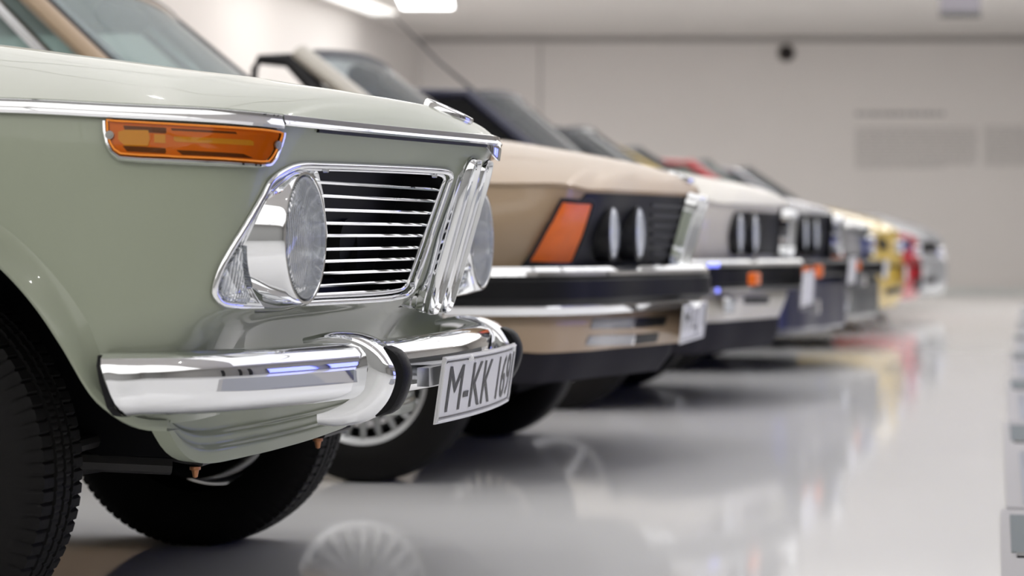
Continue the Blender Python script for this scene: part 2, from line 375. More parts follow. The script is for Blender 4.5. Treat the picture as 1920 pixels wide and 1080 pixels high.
# ------------------------------------------------------------------ cars: body surface
class Car:
    def __init__(s, root, levels, crest, paint, noseover=0.012):
        s.root = root; s.off = Vector(root.location); s.paint = paint; s.crest = crest
        L = []
        for lv in levels:
            near = [(x, -y, z) for x, y, z in lv]; far = [(x, y, z) for x, y, z in reversed(lv[:-1])]
            L.append(near+far)
        s.L = np.array(L, float); s.n = s.L.shape[1]; s.nl = s.L.shape[0]
    def contour(s, lev, m=None, t0=0.0, t1=None):
        # points of the contour at a fractional level
        C = np.array([cr(s.L[:, k, :], lev) for k in range(s.n)])
        t1 = s.n-1 if t1 is None else t1; m = m or int((t1-t0)*8)+1
        return [cr(C, t0+(t1-t0)*i/(m-1)) for i in range(m)]
    def at_z(s, z):
        # fractional level whose nose height is z
        zs = s.L[:, (s.n-1)//2, 2]
        a, b = 0.0, s.nl-1.0
        for _ in range(30):
            m = (a+b)/2; zm = cr(s.L[:, (s.n-1)//2, :], m)[2]
            if zm > z: a = m
            else: b = m
        return (a+b)/2
    def shell(s, name='body', per=8, lper=7):
        nu = (s.n-1)*per+1; nl = (s.nl-1)*lper+1; V = []
        for i in range(nl):
            V += s.contour(i/lper, nu)
        Fc = grid_faces(nl, nu)
        k = nu  # close the tail
        for i in range(nl-1): Fc.append((i*k, (i+1)*k, (i+1)*k+k-1, i*k+k-1))
        s.body = mesh(name, V, Fc, s.paint, s.root)
        s.bV, s.bF = V, Fc
        return s.body
    def top(s, name, xlo, xhi, out=0.0, dz=0.0, nt=14, per=10, mat=None, power=3.0, lip=0.012):
        C = s.contour(0, (s.n-1)//2*per+1, 0, (s.n-1)/2); C = [c for c in C if xlo-1e-6 <= c[0] <= xhi]
        tip = s.L[0, (s.n-1)//2, 0]; V = []
        fr = lambda t: 1-(1-t)**power
        rows = []
        for i, c in enumerate(C):
            a = C[max(i-1, 0)]; b_ = C[min(i+1, len(C)-1)]; tx, ty = b_[0]-a[0], b_[1]-a[1]; L = math.hypot(tx, ty) or 1
            ox, oy = ty/L*out, -tx/L*out
            row = []
            if lip: row.append((c[0]+ox*0.4, c[1]+oy*0.4, c[2]+dz-lip))
            for j in range(nt+1):
                t = j/nt; t = t**1.5
                x = c[0]+ox*(1-t); y = (c[1]+oy)*(1-t); z = c[2]+dz+(s.zc(c[0])-c[2]-dz)*fr(t)
                row.append((x, y, z))
            rows.append(row)
        allr = rows+[[(x, -y, z) for x, y, z in r_] for r_ in reversed(rows)]
        for r_ in rows: V += r_
        k = len(rows[0]); Fc = grid_faces(len(rows), k)
        n0 = len(V); V += [(x, -y, z) for x, y, z in V]; Fc += [tuple(n0+q for q in f) for f in Fc]
        return mesh(name, V, Fc, mat or s.paint, s.root), (V, Fc)
    def zc(s, x):
        T = s.crest
        if x >= T[0][0]: return T[0][1]
        for (a, za), (b_, zb) in zip(T, T[1:]):
            if x >= b_: 
                i = T.index((a, za)); f = (a-x)/(a-b_)
                P = [np.array([q]) for _, q in T]
                return float(cr(P, i+f)[0])
        return T[-1][1]
    def ledges(s, xlo, xhi, ymin=0.66):
        C = [c for c in s.contour(0, 161, 0, (s.n-1)/2) if xlo <= c[0] <= xhi]; V = []
        for c in C:
            for t in (0, 0.25, 0.6, 1.0):
                V.append((c[0], c[1]+(-ymin-c[1])*t, c[2]+(s.zc(c[0])-0.02-c[2])*(1-(1-t)**2)))
        Fc = grid_faces(len(C), 4); n = len(V); V += [(x, -y, z) for x, y, z in V]; Fc += [tuple(n+q for q in f) for f in Fc]
        return mesh('door_shoulder', V, Fc, s.paint, s.root)
    def bvh(s, extra=None):
        V = [Vector(v) for v in s.bV]; Fc = [tuple(f) for f in s.bF]
        if extra:
            n = len(V); V += [Vector(v) for v in extra[0]]; Fc += [tuple(n+q for q in f) for f in extra[1]]
        s.tree = BVHTree.FromPolygons(V, Fc)
    def px(s, x, y):
        d = (RV*((x-960)/FPX)+VV+Vector((0, 0, -(y-HY)/FPX))).normalized()
        h = s.tree.ray_cast(CAM-s.off, d)
        if h[0] is None:
            h = s.tree.find_nearest(CAM-s.off+d*((s.off.y-CAM.y)/d.y))
        n = h[1].normalized()
        if n.dot(d) > 0: n = -n
        return h[0], n
    def pxat(s, x, y, Y):
        d = RV*((x-960)/FPX)+VV+Vector((0, 0, -(y-HY)/FPX)); o = CAM-s.off
        return o+d*((Y-o.y)/d.y)
    def patch(s, name, poly, mat, th=0.004, parent=None, rings=5, base=-0.004, n=None, dome=0.0, round_=True):
        c = np.mean([np.array(p, float) for p in poly], axis=0); n = n or max(24, 6*len(poly))
        R = resample(poly, n, True) if not round_ else resample(smooth_path(poly, 8*len(poly), True), n, True)
        V = []
        P = [s.px(*q) for q in R]; V += [p+nn*base for p, nn in P]; V += [p+nn*th*0.6 for p, nn in P]
        Q = [s.px(*(c+(q-c)*0.985)) for q in R]; V += [p+nn*th for p, nn in Q]
        for k in range(1, rings):
            f = 0.985*(1-k/rings); Q = [s.px(*(c+(q-c)*f)) for q in R]; V += [p+nn*(th+dome*(1-f*f)) for p, nn in Q]
        p, nn = s.px(*c); V.append(p+nn*(th+dome)); Fc = grid_faces(rings+2, n, False, True); b0 = (rings+1)*n
        Fc += [(b0+i, b0+(i+1) % n, len(V)-1) for i in range(n)]
        return mesh(name, V, Fc, mat, parent or s.root)
    def outline(s, name, poly, mat, rt=0.005, rn=0.004, lift=0.002, parent=None, n=None, closed=True, round_=True):
        n = n or 14*len(poly)
        R = resample(smooth_path(poly, 8*len(poly), closed) if round_ else poly, n, closed)
        P = [s.px(*q) for q in R]; V = []; k = 10
        for i, (p, nn) in enumerate(P):
            a = P[(i-1) % n][0] if (closed or i) else p; b_ = P[(i+1) % n][0] if (closed or i < n-1) else p
            t = (b_-a).normalized(); x = t.cross(nn).normalized(); nn = x.cross(t) if x.cross(t).dot(nn) > 0 else -x.cross(t)
            for j in range(k):
                a_ = 2*math.pi*j/k; V.append(p+nn*(lift+rn*math.sin(a_))+x*rt*math.cos(a_))
        Fc = grid_faces(n, k, closed, True)
        if not closed: Fc += [tuple(range(k)), tuple(range((n-1)*k, n*k))]
        return mesh(name, V, Fc, mat, parent or s.root)

# wheels --------------------------------------------------------------
def tyre_geo(R, wd, detail=True):
    h = wd/2
    prof = [(R*0.60, -h*0.80), (R*0.66, -h*0.98), (R*0.78, -h*1.08), (R*0.90, -h*1.0), (R*0.945, -h*0.90), (R*0.972, -h*0.83)]
    if detail:
        xs = [-0.80, -0.46, -0.44, -0.36, -0.34, -0.10, -0.08, 0.0, 0.02, 0.22, 0.24, 0.32, 0.34, 0.46, 0.48, 0.80]
        lo = {2, 3, 6, 7, 10, 11}
        for i, q in enumerate(xs):
            r_ = R*(1-0.018*abs(q)**2.4)-(0.008 if i in lo else 0); prof.append((r_, h*q))
    else:
        for q in (-0.6, -0.3, 0, 0.3, 0.6): prof.append((R*(1-0.02*q*q), h*q))
    prof += [(r_, -a) for r_, a in reversed(prof[:6])]
    return prof
def tyre(R, wd, parent, detail=True, c=(0, 0, 0), name='tyre'):
    prof = tyre_geo(R, wd, detail); k = len(prof); n = 540 if detail else 96; b = MB()
    def rf(i, j, r_):
        if detail:
            q = prof[i][1]/(wd/2)
            if 0.45 < abs(q) < 0.95 and prof[i][0] > R*0.93:
                if j % 6 == 0: return r_-0.005
            elif abs(q) <= 0.34 and (j+int(q*12)) % 6 == 0: return r_-0.0025
        return r_
    b.lathe(prof, c, n, 'y', rf)
    return b.build(name, 'tyre', parent)
def make_wheel(R, wd, side, style, parent, loc, rimr=0.18, detail=False):
    # side -1: outer face towards -y
    t = tyre(R, wd, parent, detail); t.location = loc; t.name = 'wheel'
    s_ = side; h = wd/2
    b = MB(); rr = rimr
    b.lathe([(rr-0.045, -h*0.7*s_*-1), (rr-0.02, s_*-h*0.75*-1*-1), (rr-0.012, s_*h*0.2), (rr-0.016, s_*h*0.75), (rr, s_*h*0.90), (rr+0.006, s_*h*0.93), (rr+0.004, s_*h*0.86)], (0, 0, 0), 64, 'y')
    b.build('rim', 'alloy' if style != 'steel' else 'satin', t)
    b = MB()
    if style == 'mesh':
        for k in range(22):
            a = 2*math.pi*k/22
            for dd in (-0.13, 0.13):
                a2 = a+dd; b.tube([(0.055*math.cos(a), s_*h*0.55, 0.055*math.sin(a)), ((rr-0.012)*math.cos(a2), s_*h*0.74, (rr-0.012)*math.sin(a2))], 0.006, 6)
        b.lathe([(0.0001, s_*h*0.68), (0.05, s_*h*0.66), (0.062, s_*h*0.55), (0.062, s_*h*0.3)], (0, 0, 0), 32, 'y')
    elif style == 'star':
        for k in range(5):
            a = 2*math.pi*k/5+0.3
            b.tube([(0.04*math.cos(a), s_*h*0.6, 0.04*math.sin(a)), ((rr-0.01)*math.cos(a), s_*h*0.7, (rr-0.01)*math.sin(a))], [0.03, 0.02], 8, flat=0.6)
        b.lathe([(0.0001, s_*h*0.68), (0.05, s_*h*0.66), (0.06, s_*h*0.4)], (0, 0, 0), 32, 'y')
    else:
        b.lathe([(0.0001, s_*h*0.75), (0.05, s_*h*0.72), (0.085, s_*h*0.55), (0.10, s_*h*0.35), (rr-0.03, s_*h*0.3), (rr-0.015, s_*h*0.2)], (0, 0, 0), 48, 'y')
    b.build('spokes' if style != 'steel' else 'hub_cap', 'alloy' if style != 'steel' else 'chrome', t)
    b = MB(); b.lathe([(0.0001, -s_*h*0.1), (0.12, -s_*h*0.1), (0.12, -s_*h*0.25), (0.0001, -s_*h*0.25)], (0, 0, 0), 32, 'y'); b.build('brake_disc', 'iron', t)
    return t
def copy_tree(o, parent):
    c = o.copy(); COL.objects.link(c); c.parent = parent
    for ch in list(o.children): copy_tree(ch, c)
    return c
def arch_cut(xw, zw, r, y0, y1, front=0):
    P = [(xw+r*math.cos(a), zw+r*math.sin(a)) for a in [math.radians(q) for q in range(-20, 201, 6)]]
    if front:
        P = [(xw+0.47, 0.05), (xw+0.455, 0.30), (xw+0.447, 0.355), (xw+0.425, 0.372), (xw+0.402, 0.40), (xw+0.397, 0.43)] + \
            [(xw+r*math.cos(a), zw+r*math.sin(a)) for a in [math.radians(q) for q in range(20, 201, 4)]]
    P.append((xw-r, 0.05)); 
    if not front: P.append((xw+r, 0.05))
    return polyprism(P, 'y', y0, y1)
def liner(car, xw, zw, r, w_, name='wheel_arch_liner'):
    for s_ in (-1, 1):
        for x in xw:
            b = MB(); n = 24; V = []
            for i in range(n+1):
                a = math.radians(14+152*i/n)
                V += [(x+r*math.cos(a), s_*(w_-0.03), zw+r*math.sin(a)), (x+r*math.cos(a), s_*0.42, zw+r*math.sin(a))]
            b.add(V, grid_faces(n+1, 2)); b.build(name, 'matte', car.root)
def underbody(car, xf, xr, zlo=0.22, ztop=0.60, wi=0.42):
    b = MB(); b.box(((xf+xr)/2, 0, (zlo+ztop)/2), (xf-xr, 2*wi, ztop-zlo))
    b.box((-1.25, 0, 0.30), (1.55, 1.5, 0.12))
    return b.build('underbody', 'matte', car.root, False)
def wheels(car, xw, tr, R, wd, style, rimr, z=None, detail=False):
    z = z or R-0.004
    w1 = make_wheel(R, wd, -1, style, car.root, (xw, -tr, z), rimr, detail)
    w2 = make_wheel(R, wd, 1, style, car.root, (xw, tr, z), rimr, detail)
    for s_, ww in ((-1, w1), (1, w2)):
        c = copy_tree(ww, car.root); c.location = (xw-2.5, s_*tr, z)
    return w1, w2

# greenhouse ------------------------------------------------------------
def greenhouse(car, xb=-0.55, zb=0.93, xt=-1.08, zt=1.34, wb=0.68, wt=0.56, xr0=-2.35, xr1=-2.95, paint=None, glassm='window', open_top=False,
               seal='dark_seal', mirror_=True, seats=True, quarter=None, roofmat=None, pil=0.03, trim=None, sideglass=None, inner=0.022):
    paint = paint or car.paint; R_ = car.root; bow = 0.10
    def ws(u, v):  # u -1..1 across, v 0..1 up
        x = xb+(xt-xb)*v+bow*(1-u*u)*(1-0.4*v); y = u*(wb+(wt-wb)*v); z = zb+(zt-zb)*v+0.03*(1-u*u)*v
        return (x, y, z)
    nu, nv = 17, 7
    V = [ws(-1+2*i/(nu-1), j/(nv-1)) for i in range(nu) for j in range(nv)]
    mesh('windshield', V, grid_faces(nu, nv), glassm, R_)
    loop = [ws(-1+2*i/20, 0) for i in range(21)]+[ws(1, j/8) for j in range(1, 8)]+[ws(1-2*i/20, 1) for i in range(21)]+[ws(-1, 1-j/8) for j in range(1, 8)]
    b = MB(); b.tube(loop, 0.014, 8, True); b.build('windshield_seal', seal, R_)
    for s_ in (-1, 1):
        b = MB(); b.tube([Vector(ws(s_*(0.99-inner*0.5), k/8))+Vector((-inner*0.9-0.004, -s_*inner, 0)) for k in range(9)], inner, 8, flat=0.8); b.build('pillar_trim', 'pillar_lining', R_)
        b = MB(); a0 = Vector(ws(s_, -0.05)); a1 = Vector(ws(s_, 1.0)); q = Vector((-0.035, s_*0.02, 0))
        pts = [a0+(a1-a0)*k/8+q for k in range(9)]; b.tube(pts, pil, 10, flat=0.75); b.build('pillar', paint, R_)
    b = MB(); b.tube([Vector(ws(-1+2*k/12, 0.97))+Vector((-inner, 0, 0)) for k in range(13)], inner, 8, flat=0.6); b.build('windshield_header', 'pillar_lining', R_)
    if not open_top:
        V = []; n, m = 13, 17
        for i in range(n):
            f = i/(n-1); x = xt+0.02-(xt-xr0+0.02)*f
            for j in range(m):
                u = -1+2*j/(m-1); wy = wt*(1-0.04*abs(2*f-1)**2)
                xx = x+bow*0.6*(1-u*u)*(1-f) if f < 0.5 else x
                V.append((xx, u*(wy+0.01), zt+0.035*(1-abs(u)**2.6)+0.035*math.sin(math.pi*f)-0.01))
        o = mesh('roof', V, grid_faces(n, m), roofmat or paint, R_)
        m_ = o.modifiers.new('s', 'SOLIDIFY'); m_.thickness = 0.02
        for s_ in (-1, 1):
            b = MB(); b.tube([(xt-0.02, s_*wt, zt-0.005), ((xt+xr0)/2, s_*(wt+0.01), zt+0.02), (xr0, s_*wt, zt-0.005)], 0.024, 8); b.build('roof_rail', paint, R_)
            b = MB(); b.tube([(-1.72, s_*(wb+0.02), zb-0.03), (-1.78, s_*(wt+0.01), zt)], 0.03, 8); b.build('door_post', paint, R_)
            b = MB(); b.tube([(xr1+0.05, s_*(wb), zb-0.04), (xr0, s_*wt, zt)], 0.06, 8, flat=0.8); b.build('rear_pillar', paint, R_)
            V = [(xb-0.06, s_*(wb+0.01), zb-0.01), (xt-0.05, s_*(wt+0.005), zt-0.01), (xr0+0.02, s_*(wt+0.005), zt-0.01), (xr1+0.1, s_*(wb+0.01), zb-0.01)]
            mesh('side_window', V+[(x, y-s_*0.005, z) for x, y, z in V], [(0, 1, 2, 3), (7, 6, 5, 4), (0, 3, 7, 4), (0, 4, 5, 1), (1, 5, 6, 2), (2, 6, 7, 3)], sideglass or glassm, R_, False)
        V = [(xr1+(xr0-xr1)*v-0.03*(1-u*u), u*(wb-0.04+(wt-wb)*v), zb+(zt-zb-0.01)*v) for u in (-1, -0.5, 0, 0.5, 1) for v in (0, 0.5, 1)]
        mesh('rear_window', V, grid_faces(5, 3), glassm, R_)
    if trim:
        for s_ in (-1, 1):
            b = MB(); b.tube([(xb-0.16, s_*(wb+0.02), zb-0.02), (xt-0.13, s_*(wt+0.015), zt-0.02), (xr0+0.06, s_*(wt+0.015), zt-0.02)], 0.021, 8); b.build('window_frame', trim, R_)
    if quarter:
        for s_ in (-1, 1):
            y0, y1 = s_*(wb+0.02), s_*(wt+0.03)
            b = MB(); b.tube([(-1.26, y0, zb+0.06), (-1.27, y1, zt-0.06), (-1.25, y1, zt-0.025), (-1.12, y1, zt-0.03), (-0.78, y0, zb+0.07)], [0.015, 0.015, 0.02, 0.034, 0.034], 8); b.build('quarter_window_frame', 'black', R_)
    if mirror_:
        b = MB(); pts = []
        b.tube([(xt+0.05, -0.135, zt-0.05), (xt+0.05, -0.12, zt-0.05), (xt+0.05, 0.12, zt-0.05), (xt+0.05, 0.135, zt-0.05)], [0.026, 0.042, 0.042, 0.026], 12); b.tube([(xt+0.06, 0, zt-0.06), (xt+0.03, 0, zt)], 0.008, 6)
        b.build('rear_view_mirror', 'dark_seal', R_)
    if seats:
        for y in (-0.34, 0.34):
            b = MB(); b.tube([(-1.25, y, 0.45), (-1.36, y, 0.75), (-1.46, y, 0.98)], [0.20, 0.24, 0.17], 14, flat=0.32)
            b.tube([(-1.46, y-0.12, 1.10), (-1.46, y-0.10, 1.10), (-1.46, y+0.10, 1.10), (-1.46, y+0.12, 1.10)], [0.03, 0.075, 0.075, 0.03], 12)
            b.tube([(-0.85, y, 0.5), (-1.3, y, 0.47)], [0.22, 0.22], 14, flat=0.35); b.build('seat', 'seat', R_)
        b = MB(); b.tube([(-0.93+0.06*math.sin(a), 0.36+0.18*math.cos(a), 0.93+0.15*math.sin(a)) for a in [2*math.pi*k/28 for k in range(28)]], 0.012, 8, True)
        b.tube([(-0.93, 0.20, 0.93), (-0.93, 0.52, 0.93)], 0.012, 6); b.build('steering_wheel', 'black', R_)
    b = MB(); b.box((-1.75, 0, 0.62), (2.3, 1.36, 0.04)); b.box((-0.68, 0, 0.80), (0.22, 1.3, 0.20)); b.box((-2.5, 0, 0.72), (0.5, 1.2, 0.3)); b.build('cabin_trim', 'cabin', R_, False)

def disc_lamp(car, c, r, mat='lens_small', rim='black', name='headlight', dome=0.2):
    x, y, z = c; b = MB()
    b.lathe([(r+0.008, -0.06), (r+0.010, 0.0), (r+0.004, 0.006), (r, 0.004)], c, 36, 'x'); o = b.build(name, rim, car.root)
    b = MB(); b.lathe([(r, 0.002)]+[(r*math.cos(q), 0.002+r*dome*math.sin(q)) for q in [math.radians(a) for a in (15, 30, 45, 60, 75)]]+[(0.0001, 0.002+r*dome)], c, 36, 'x'); b.build('lens', mat, o)
    return o
def kidney(car, y, b0, t0, hw, depth=0.035, r=0.009, nest=True, bars=6, mat='chrome', name='kidney_grille', op=0.56):
    # b0,t0: (x,z) of the bottom and top of the front face
    B_, T_ = Vector((b0[0], 0, b0[1])), Vector((t0[0], 0, t0[1])); ax = T_-B_; H = ax.length; ax.normalize(); nrm = Vector((ax.z, 0, -ax.x))
    def ring(sc_w, sc_h, off, n=40):
        P = []
        hw_, hh = hw*sc_w, H/2*sc_h
        for k in range(n):
            a = 2*math.pi*k/n; ca, sa = math.cos(a), math.sin(a); e = 0.42
            px_ = math.copysign(abs(ca)**e, ca)*hw_; pz = math.copysign(abs(sa)**e, sa)*hh
            wf = 1.0-0.18*(0.5-pz/H)
            P.append(Vector((0, y+px_*wf, 0))+(B_+T_)/2+ax*pz+nrm*off)
        return P
    R = [ring(1.0, 1.0, -depth), ring(1.0, 1.0, -depth*0.66), ring(0.93, 0.99, -depth*0.62), ring(0.93, 0.99, -depth*0.50), ring(1.0, 1.0, -depth*0.46), ring(1.0, 1.0, -depth*0.26), ring(0.94, 0.99, -depth*0.23), ring(0.94, 0.99, -depth*0.16), ring(1.0, 1.0, -depth*0.12), ring(1.0, 1.0, -0.003), ring(0.93, 0.98, 0.004), ring(0.82+0.1*(op>.6), 0.96, 0.004), ring(0.76+0.12*(op>.6), 0.94, -0.004), ring(0.70+0.14*(op>.6), 0.93, -0.004), ring(op+0.05, 0.91, 0.0), ring(op, 0.90, -0.008), ring(op, 0.90, -depth)]
    V = [p for q in R for p in q]; o = mesh(name, V, grid_faces(len(R), 40, False, True), mat, car.root)
    Q = ring(op+0.01, 0.905, -depth*0.8); V = Q+[sum(Q, Vector())/len(Q)]
    mesh('grille_back', V, [(i, (i+1) % 40, 40) for i in range(40)], 'black', o)
    if bars:
        b = MB()
        for k in range(bars):
            yy = y+hw*0.5*(-1+2*(k+0.5)/bars); p0 = (B_+ax*H*0.08)+Vector((0, yy, 0))-nrm*0.010; p1 = (T_-ax*H*0.08)+Vector((0, yy, 0))-nrm*0.010
            b.tube([p0, p1], 0.0022, 6)
        b.build('bars', mat, o)
    return o
def roundel(car, x, r, tilt, z=None):
    z = car.zc(x)+0.002 if z is None else z
    root = MB(); root.lathe([(r, -0.006), (r, 0.003), (r*0.96, 0.006), (r*0.90, 0.005)], (0, 0, 0), 40, 'z'); o = root.build('badge', 'chrome', car.root); o.location = (x, 0, z); o.rotation_euler.y = tilt
    b = MB(); b.lathe([(r*0.91, 0.004), (r*0.58, 0.0055)], (0, 0, 0), 40, 'z'); b.build('badge_ring', 'black', o)
    b = MB(); b.lathe([(r*0.60, 0.0055), (r*0.57, 0.0065), (r*0.55, 0.0055)], (0, 0, 0), 40, 'z'); b.build('badge_inner_ring', 'chrome', o)
    for k in range(4):
        V = [(0, 0, 0.0062)]+[(r*0.56*math.cos(a), r*0.56*math.sin(a), 0.0058) for a in [math.pi/2*k+math.pi/2*i/8 for i in range(9)]]
        mesh('badge_quarter', V, [(0, i, i+1) for i in range(1, 9)], 'blue' if k % 2 else 'white_enamel', o)
    V, Fc = [], []
    for ch, an in zip('BMW', (38, 0, -38)):
        v, f = text_geo(ch, r*0.42); a = math.radians(an)
        n = len(V)
        for q in v:   # letters read from the front of the car
            lx, ly = q[0], q[1]+r*0.60
            X_, Y_ = lx*math.cos(a)-ly*math.sin(a), lx*math.sin(a)+ly*math.cos(a)
            V.append((-Y_, X_, 0.0062))
        Fc += [tuple(n+i for i in g) for g in f]
    mesh('badge_lettering', V, Fc, 'white_enamel', o, False)
    return o
def plate(car, x, z, hw=0.26, hh=0.055, lean=0.015, bend=0.012, text='M-KK 169', tscale=1.0, rot=0.0):
    def S(y, h): return (x+bend*(1-(y/hw)**2)+lean*h/hh*0.5, y, z+h)
    n = 25; V = []
    for i in range(n):
        y = -hw+2*hw*i/(n-1)
        V += [S(y, -hh), S(y, hh)]
    V += [(a-0.003, b_, c_) for a, b_, c_ in V]; m = 2*n
    Fc = grid_faces(n, 2)+[tuple(m+q for q in reversed(f)) for f in grid_faces(n, 2)]
    Fc += [(2*i, 2*i+2, m+2*i+2, m+2*i) for i in range(n-1)]+[(2*i+1, 2*i+3, m+2*i+3, m+2*i+1) for i in range(n-1)]+[(0, 1, m+1, m), (m-2, m-1, 2*m-1, 2*m-2)]
    o = mesh('number_plate', V, Fc, 'plate', car.root)
    k = 0.004; R = [(y, h) for y, h in resample([(-hw+k, -hh+k), (hw-k, -hh+k), (hw-k, hh-k), (-hw+k, hh-k)], 120, True)]
    b = MB(); b.tube([Vector(S(y, h))+Vector((0.001, 0, 0)) for y, h in R], 0.0028, 8, True); b.build('raised_edge', 'plate', o)
    k = 0.0095; R = [(y, h) for y, h in resample([(-hw+k, -hh+k), (hw-k, -hh+k), (hw-k, hh-k), (-hw+k, hh-k)], 120, True)]
    b = MB(); b.tube([Vector(S(y, h))+Vector((0.0003, 0, 0)) for y, h in R], 0.0013, 6, True); b.build('border_line', 'ink', o)
    if text:
        v, f = text_geo(text, 0.105*tscale); ys = [q[0] for q in v]; zs_ = [q[1] for q in v]; cy = (min(ys)+max(ys))/2; cz = (min(zs_)+max(zs_))/2
        sx = (2*hw*0.87)/(max(ys)-min(ys)); sz = (hh*1.40)/(max(zs_)-min(zs_))
        # subdivide along the width so the letters follow the bend
        P = [(S((q[0]-cy)*sx, (q[1]-cz)*sz)) for q in v]
        mesh('plate_lettering', [(a+0.0012, b_, c_) for a, b_, c_ in P], f, 'ink', o, False)
    return o
def bolt(car, c, r=0.009, parent=None, mat='satin'):
    b = MB(); b.lathe([(r, -0.004), (r, 0.003), (r*0.7, 0.006), (0.0001, 0.0065)], c, 16, 'x'); return b.build('screw', mat, parent or car.root)

# ================================================================== CAR 1: pale green saloon
r1 = empty('vintage_car', (0, 0, 0), 'pale green vintage saloon with chrome bumper and round headlight, nearest the camera', 'car', 'museum cars parked in a row')
lv1 = [
 [(-3.35,.70,.80),(-2.2,.78,.83),(-.6,.79,.835),(.0,.79,.832),(.25,.785,.826),(.42,.765,.817),(.53,.73,.812),(.59,.68,.808),(.625,.62,.805),(.665,.47,.804),(.715,.27,.804),(.765,.09,.804),(.783,0,.804)],
 [(-3.36,.71,.74),(-2.2,.79,.74),(-.6,.80,.74),(.0,.80,.74),(.25,.797,.74),(.42,.777,.74),(.525,.742,.74),(.58,.695,.74),(.61,.625,.74),(.642,.48,.74),(.69,.28,.74),(.735,.10,.74),(.75,0,.74)],
 [(-3.36,.71,.65),(-2.2,.795,.65),(-.6,.803,.65),(.0,.803,.65),(.25,.80,.65),(.415,.782,.65),(.515,.745,.65),(.567,.70,.65),(.593,.625,.65),(.622,.48,.65),(.662,.28,.65),(.70,.10,.65),(.71,0,.65)],
 [(-3.36,.71,.55),(-2.2,.795,.55),(-.6,.805,.55),(.0,.805,.55),(.25,.803,.55),(.41,.785,.55),(.50,.75,.55),(.55,.70,.55),(.575,.625,.55),(.60,.48,.55),(.635,.28,.55),(.665,.10,.55),(.675,0,.55)],
 [(-3.36,.71,.48),(-2.2,.79,.46),(-.6,.80,.46),(.0,.80,.47),(.25,.80,.48),(.405,.783,.485),(.487,.747,.49),(.522,.69,.50),(.535,.61,.505),(.538,.47,.508),(.570,.27,.508),(.605,.09,.505),(.612,0,.505)],
 [(-3.34,.70,.38),(-2.2,.78,.34),(-.6,.79,.34),(.0,.79,.38),(.25,.795,.43),(.40,.778,.43),(.473,.742,.43),(.503,.685,.43),(.505,.60,.43),(.495,.46,.43),(.515,.26,.43),(.545,.09,.43),(.55,0,.43)],
 [(-3.30,.66,.26),(-2.2,.75,.20),(-.6,.76,.20),(.0,.78,.28),(.25,.788,.375),(.395,.768,.372),(.458,.735,.37),(.487,.675,.37),(.49,.59,.37),(.485,.45,.37),(.50,.25,.37),(.52,.09,.37),(.525,0,.37)]]
c1 = Car(r1, lv1, [(.80,.806),(.783,.812),(.74,.842),(.68,.868),(.568,.888),(.43,.911),(.158,.949),(-.144,.990),(-.5,1.01),(-1.0,1.02),(-2.6,.97),(-3.0,.94),(-3.4,.84)], 'green')
c1.shell('body'); c1.bvh()
hood, hg = c1.top('hood', -0.50, 0.9, out=0.007, dz=0.012, power=2.6, lip=0.010)
c1.top('boot_lid', -3.5, -2.85, out=0.0, dz=0.0)
c1.ledges(-2.87, -0.48)
# head lamp panel hole in the nose (both sides)
BZ = [(401,541),(404,556),(415,567),(443,571),(500,570),(600,564),(700,559),(750,553),(766,545),(775,528),(800,455),(838,345),(843,330),(834,321),(790,317),(700,313),(610,310),(560,310),(530,321),(505,340),(493,362),(460,420),(433,465),(412,505)]
def pts_yz(poly): return [(p.y, p.z) for p in (c1.px(*q)[0] for q in poly)]
cc = np.mean(np.array(BZ, float), axis=0)
hole = [tuple(cc+(np.array(q)-cc)*0.985) for q in BZ]; hyz = pts_yz(hole)
cuts = [polyprism(hyz, 'x', 0.3, 1.0), polyprism([(-y, z) for y, z in hyz], 'x', 0.3, 1.0)]
cuts += [arch_cut(0.0, 0.29, 0.402, -1.1, -0.60, 1), arch_cut(0.0, 0.29, 0.402, 0.60, 1.1, 1), arch_cut(-2.5, 0.29, 0.38, -1.1, -0.60), arch_cut(-2.5, 0.29, 0.38, 0.60, 1.1)]
kn = [(-.062, .52), (-.062, .60), (-.05, .74), (.05, .74), (.062, .60), (.062, .52)]
cuts.append(polyprism(kn, 'x', 0.62, 1.0))
cut(c1.body, cuts, 0.003)
b = MB(); b.box((0.615, 0, 0.64), (0.02, 0.2, 0.30), ry=0.28); b.build('kidney_backing', 'black', r1, False)
# wheel arch lips
for s_ in (-1, 1):
    P = []
    for a in range(176, 22, -4): P.append((0.404*math.cos(math.radians(a)), 0.29+0.404*math.sin(math.radians(a))))
    P += [(.383,.425),(.398,.402),(.425,.378),(.45,.366),(.474,.362)]
    P = smooth_path(P, 110); V = []; prof = [(-0.004, -0.05), (-0.003, -0.012), (-0.003, 0.018), (0.000, 0.030), (0.005, 0.034), (0.013, 0.028), (0.023, 0.014), (0.032, 0.0045), (0.044, -0.002)]
    for i, (x, z) in enumerate(P):
        t = np.array(P[min(i+1, len(P)-1)])-np.array(P[max(i-1, 0)]); t = t/np.linalg.norm(t); nr = np.array([-t[1], t[0]])
        if i < 90 and nr.dot(np.array([x, z-0.29])) < 0: nr = -nr
        if i >= 90: nr = np.array([t[1], -t[0]]) if np.array([t[1], -t[0]])[1] > 0 else np.array([-t[1], t[0]])
        fade = 1.0 if i < 92 else max(0.35, 1-(i-92)/24)
        for rr, oo in prof:
            q = np.array([x, z])+nr*rr*(1.0 if rr < 0.02 else fade); h = c1.tree.ray_cast(Vector((q[0], -2, max(q[1], 0.372))), Vector((0, 1, 0)))
            y = h[0].y if h[0] is not None else -0.79
            V.append((q[0], s_*-(y-oo*(1 if oo < 0 else fade))*1.0, q[1]))
    mesh('wheel_arch_lip', V, grid_faces(len(P), len(prof)), 'green', r1)
